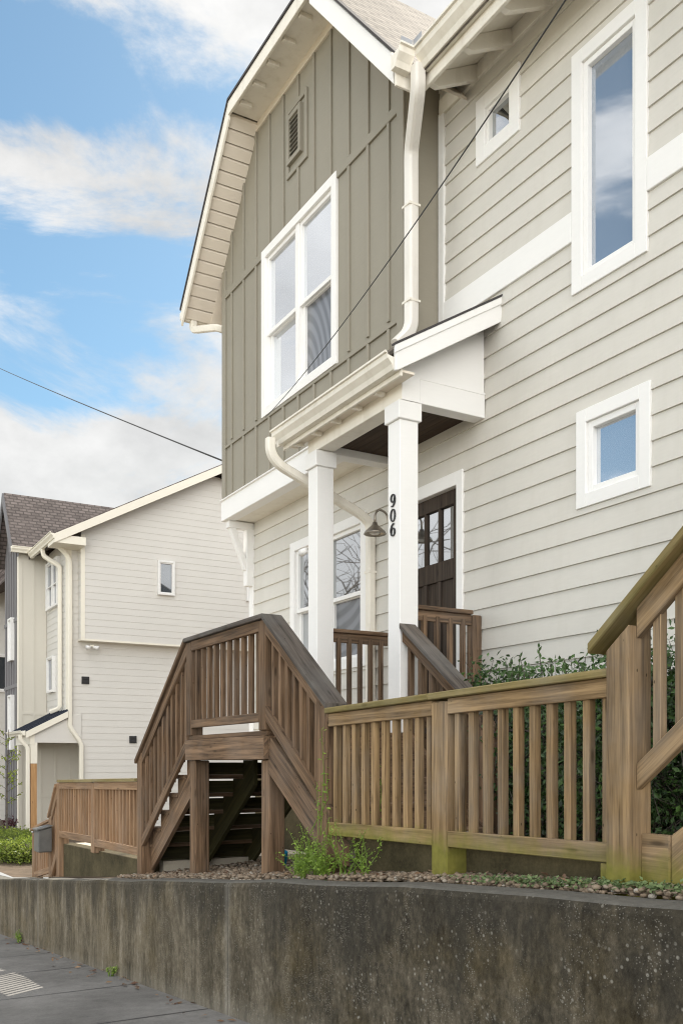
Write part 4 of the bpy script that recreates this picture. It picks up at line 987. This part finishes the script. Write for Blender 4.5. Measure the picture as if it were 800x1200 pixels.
# blue plastic scrap by the stair
m=MB(); c=Vector((-6.60,3.25,-.73)); rnd=random.Random(2)
vs=[tuple(c+Vector((.095*math.cos(a)*w*rnd.uniform(.55,1.3),.05*math.sin(a)*w*rnd.uniform(.6,1.4),.045*h+rnd.uniform(-.03,.03)))) for h,w in ((-1,.7),(-.2,1.1),(.6,1.),(1.3,.45)) for a in [k*math.pi/4 for k in range(8)]]
m.add(vs,[(r_*8+k,r_*8+(k+1)%8,(r_+1)*8+(k+1)%8,(r_+1)*8+k) for r_ in range(3) for k in range(8)]+[tuple(range(24,32))])
tag(m.build('plastic_bag',M['blue'],bevel=0),'crumpled bright blue plastic bag lying on gravel behind the weeds','bag')
# evergreen shrubs between fence and wall
SH=[(-5.85,4.72,.34,.24,1.12,2300,'evergreen shrub right beside the porch, behind the far stair handrail'),
    (-5.25,4.60,.40,.30,1.14,2800,'evergreen shrub past the stair handrail, leafy sprigs above the fence'),
    (-4.65,4.45,.42,.34,1.08,2800,'evergreen shrub behind the middle fence post with tall sprigs before the siding'),
    (-4.05,4.25,.42,.38,1.02,2800,'evergreen shrub behind the middle of the right fence bay'),
    (-3.45,4.2,.42,.40,1.04,2800,'evergreen shrub behind the fence just left of the thick post'),
    (-2.85,4.32,.38,.34,1.05,2600,'evergreen shrub showing right of the thick post under the handrail'),
    (-2.25,4.35,.38,.34,1.1,2400,'evergreen shrub beside the next door stairs at the right edge')]
for i,(x,y,rx_,ry_,h,n,lb) in enumerate(SH):
    shrub('evergreen_shrub',lb,'shrub',(x,y,-.5),rx_,ry_,h,int(n*2.4),.046,M['leafdark'],36,'evergreen shrubs along the house wall',70+i,9,tall=16 if i<4 else 6)
# clipped hedge and plants at the far left
for i,(x,y,lb) in enumerate(((-18.0,3.65,'sunlit yellow green hedge bush nearest the far fence'),(-19.4,3.8,'second sunlit hedge bush, middle of the far row'),(-20.9,3.95,'furthest sunlit hedge bush at the left edge'))):
    shrub('hedge_bush',lb,'bush',(x,y,zy(x)),0.85,.5,.40,9000,.055,M['leafhedge'],60,'sunlit hedge bushes',90+i,7)
shrub('purple_plant','small dark purple plant before the cream house','plant',(-25.1,4.75,-1.95),.35,.2,.5,500,.07,M['leafpurple'],12,None,99,5)
def sapling():
    t=thing('young_tree','slender young tree with sparse yellow leaves before the cream house','tree',(-23.2,4.28,-1.9)); b=Vector((-23.2,4.28,-1.9)); st=MB(); lf=MB(); rnd=random.Random(31); random.seed(31)
    st.tube([b,b+Vector((.03,0,1.3)),b+Vector((0,.05,2.7))],[.03,.02,.008],6,tint=.5)
    for i in range(26):
        z=rnd.uniform(.9,2.6); a=rnd.uniform(0,6.28); p=b+Vector((0,0,z)); tp=p+Vector((.5*math.cos(a),.4*math.sin(a),.25))*rnd.uniform(.5,1.1)
        st.tube([p,tp],[.008,.003],4)
        for q_ in range(9): leafquad(lf,p.lerp(tp,rnd.uniform(.3,1)),.075,rnd.uniform(.4,1))
    st.build('trunk',M['bark'],t); lf.build('crown',M['leafhedge'],t,tint=True,normals=False)
sapling()
# bare street trees across the road, mirrored in the window panes
def baretree(label,base,h,seed):
    rnd=random.Random(seed); t=thing('bare_tree',label,'tree',base,'bare trees across the road'); b=Vector(base); tr=MB(); br=MB()
    def grow(p,d,L,r,dep):
        pts=[p]; q_=p; dd=d.copy()
        for i in range(3):
            dd=(dd+Vector((rnd.gauss(0,.13),rnd.gauss(0,.13),rnd.gauss(.03,.08)))).normalized(); q_=q_+dd*L/3; pts.append(q_)
        (tr if dep==0 else br).tube(pts,[r,r*.88,r*.76,r*.62],6 if dep<2 else 3,cap=False)
        if dep>=6: return
        for i in range(rnd.choice((2,3,3)) if dep else 4):
            a=rnd.uniform(0,6.28); e=dd.orthogonal().normalized(); f=dd.cross(e); ang=rnd.uniform(.35,.85)
            nd=(dd*math.cos(ang)+(e*math.cos(a)+f*math.sin(a))*math.sin(ang)).normalized()
            grow(pts[-1] if i<2 else pts[rnd.choice((1,2))],nd,L*rnd.uniform(.62,.82),r*.56,dep+1)
    grow(b,Vector((0,0,1)),h*.27,h*.022,0)
    tr.build('trunk',M['bark'],t,smooth=True); br.build('branch',M['bark'],t,smooth=True)
baretree('bare tree across the road, mirrored in the lower porch window',(-33.5,-8.5,zw(-33.5)),17,5)
baretree('bare tree across the road, mirrored in the front door glass',(-26.3,-9,zw(-26.3)),15,8)
baretree('bare tree across the road, mirrored in the small square window',(-19,-9.5,zw(-19)),12,12)
# ------------------------------------------------------------------ sky, sun, camera
SKYLOC=(1.7,3.3,.4)
SUNAZ=math.atan2(.78,-.62); SUNEL=R(42)
sd=Vector((math.cos(SUNEL)*math.cos(SUNAZ),math.cos(SUNEL)*math.sin(SUNAZ),math.sin(SUNEL)))
w=bpy.data.worlds.new('World'); sc.world=w; w.use_nodes=True
nt=w.node_tree; bg=nt.nodes['Background']
def WN(typ,ins=None,**kw):
    o=nt.nodes.new(typ)
    for k_,v in kw.items(): setattr(o,k_,v)
    for k_,v in (ins or {}).items():
        if isinstance(v,bpy.types.NodeSocket): nt.links.new(v,o.inputs[k_])
        else: o.inputs[k_].default_value=v
    return o
sky=WN('ShaderNodeTexSky',sky_type='NISHITA'); sky.sun_disc=False; sky.sun_elevation=SUNEL; sky.sun_rotation=math.atan2(sd.x,sd.y)
sky.air_density=1.0; sky.dust_density=.4; sky.ozone_density=1.0
tc=WN('ShaderNodeTexCoord'); dirv=tc.outputs['Generated']
sep=WN('ShaderNodeSeparateXYZ',{0:dirv})
def WM(op,a,b=0.,clamp=False): 
    n=WN('ShaderNodeMath',operation=op,use_clamp=clamp)
    for i,v in enumerate((a,b)):
        if isinstance(v,bpy.types.NodeSocket): nt.links.new(v,n.inputs[i])
        else: n.inputs[i].default_value=v
    return n.outputs[0]
mp=WN('ShaderNodeMapping',{'Vector':dirv,'Location':SKYLOC,'Scale':(2.3,2.3,6.5)})
n1=WN('ShaderNodeTexNoise',{'Vector':mp.outputs[0],'Scale':1.0,'Detail':12.,'Roughness':.63,'Distortion':.45})
n2=WN('ShaderNodeTexNoise',{'Vector':WN('ShaderNodeMapping',{'Vector':dirv,'Location':(.3,.9,.2),'Scale':(5,5,8)}).outputs[0],'Scale':1.0,'Detail':8.,'Roughness':.6})
band=WN('ShaderNodeValToRGB',{'Fac':sep.outputs[2]})            # cloud decks lie in layers: more cover at some heights than at others
el=band.color_ramp.elements
BD=[(.0,.60),(.26,.64),(.31,.58),(.345,.42),(.40,.40),(.43,.46),(.46,.44),(.49,.55),(.535,.56),(.57,.42),(.60,.44),(.635,.62),(.75,.60),(1,.5)]
while len(el)<len(BD): el.new(.5)
for e_,(p_,v_) in zip(el,BD): e_.position=p_; e_.color=(v_,v_,v_,1)
f1=WM('ADD',n1.outputs[0],WM('MULTIPLY',WM('SUBTRACT',band.outputs[0],.5),.95))
ys1=WN('ShaderNodeMapRange',{'Value':sep.outputs[1],'From Min':0.,'From Max':-.32,'To Min':0.,'To Max':.22}); ys2=WN('ShaderNodeMapRange',{'Value':sep.outputs[1],'From Min':-.44,'From Max':-.58,'To Min':0.,'To Max':.30})
f1=WM('ADD',f1,WM('SUBTRACT',ys1.outputs[0],ys2.outputs[0]))
r1=WN('ShaderNodeValToRGB',{'Fac':f1}); r1.color_ramp.interpolation='EASE'; r1.color_ramp.elements[0].position=.43; r1.color_ramp.elements[1].position=.575
cov=r1.outputs[0]
# cloud brightness: boosted out of view, opposite the sun, to light the facade
away=WN('ShaderNodeVectorMath',{0:dirv,1:tuple(-v for v in Vector((sd.x,sd.y,0)).normalized())},operation='DOT_PRODUCT')
glow=WN('ShaderNodeMapRange',{'Value':away.outputs['Value'],'From Min':-.2,'From Max':.75,'To Min':1.0,'To Max':3.3})
shade=WN('ShaderNodeMapRange',{'Value':n2.outputs[0],'From Min':.3,'From Max':.7,'To Min':.68,'To Max':1.08})
lowb=WN('ShaderNodeMapRange',{'Value':sep.outputs[2],'From Min':.10,'From Max':.5,'To Min':.85,'To Max':0.})
low2=WM('ADD',1.,WM('MULTIPLY',lowb.outputs[0],WN('ShaderNodeMapRange',{'Value':away.outputs['Value'],'From Min':0.,'From Max':.6}).outputs[0]))   # unseen low cloud boosted further, to brighten the lower wall
cb=WM('MULTIPLY',WM('MULTIPLY',WM('MULTIPLY',glow.outputs[0],low2),shade.outputs[0]),6.5)
ccol=WN('ShaderNodeCombineColor',{0:WM('MULTIPLY',cb,1.02),1:cb,2:WM('MULTIPLY',cb,.97)})
mx=WN('ShaderNodeMix',data_type='RGBA'); 
nt.links.new(WM('MULTIPLY',cov,.93),mx.inputs[0]); tn=WN('ShaderNodeMix',data_type='RGBA',blend_type='MULTIPLY'); tn.inputs[0].default_value=1; nt.links.new(sky.outputs[0],tn.inputs[6]); tn.inputs[7].default_value=(.80,.97,.92,1); nt.links.new(tn.outputs[2],mx.inputs[6]); nt.links.new(ccol.outputs[0],mx.inputs[7])
nt.links.new(mx.outputs[2],bg.inputs['Color']); bg.inputs['Strength'].default_value=.06
sl_=bpy.data.lights.new('sun','SUN'); sl_.energy=3.2; sl_.angle=R(.5); sl_.color=(1,.93,.82)
so=bpy.data.objects.new('sun',sl_); COL.objects.link(so); so.rotation_euler=(-sd).to_track_quat('-Z','Y').to_euler(); so.location=(-20,25,30)
cam=bpy.data.cameras.new('camera'); cam.sensor_fit='HORIZONTAL'; cam.sensor_width=36; cam.lens=36*FP/800; cam.shift_y=(HZ-600)/800; cam.clip_start=.05; cam.clip_end=2000
co=bpy.data.objects.new('camera',cam); COL.objects.link(co); co.location=(0,0,0); co.rotation_euler=(R(90),0,R(60)); sc.camera=co
sc.view_settings.view_transform='Standard'; sc.view_settings.look='None'; sc.view_settings.gamma=1; sc.view_settings.exposure=1.4
sc.cycles.use_denoising=True; sc.cycles.denoising_prefilter='NONE'; sc.cycles.filter_width=1.15; sc.cycles.max_bounces=8; sc.cycles.diffuse_bounces=5; sc.cycles.sample_clamp_indirect=6
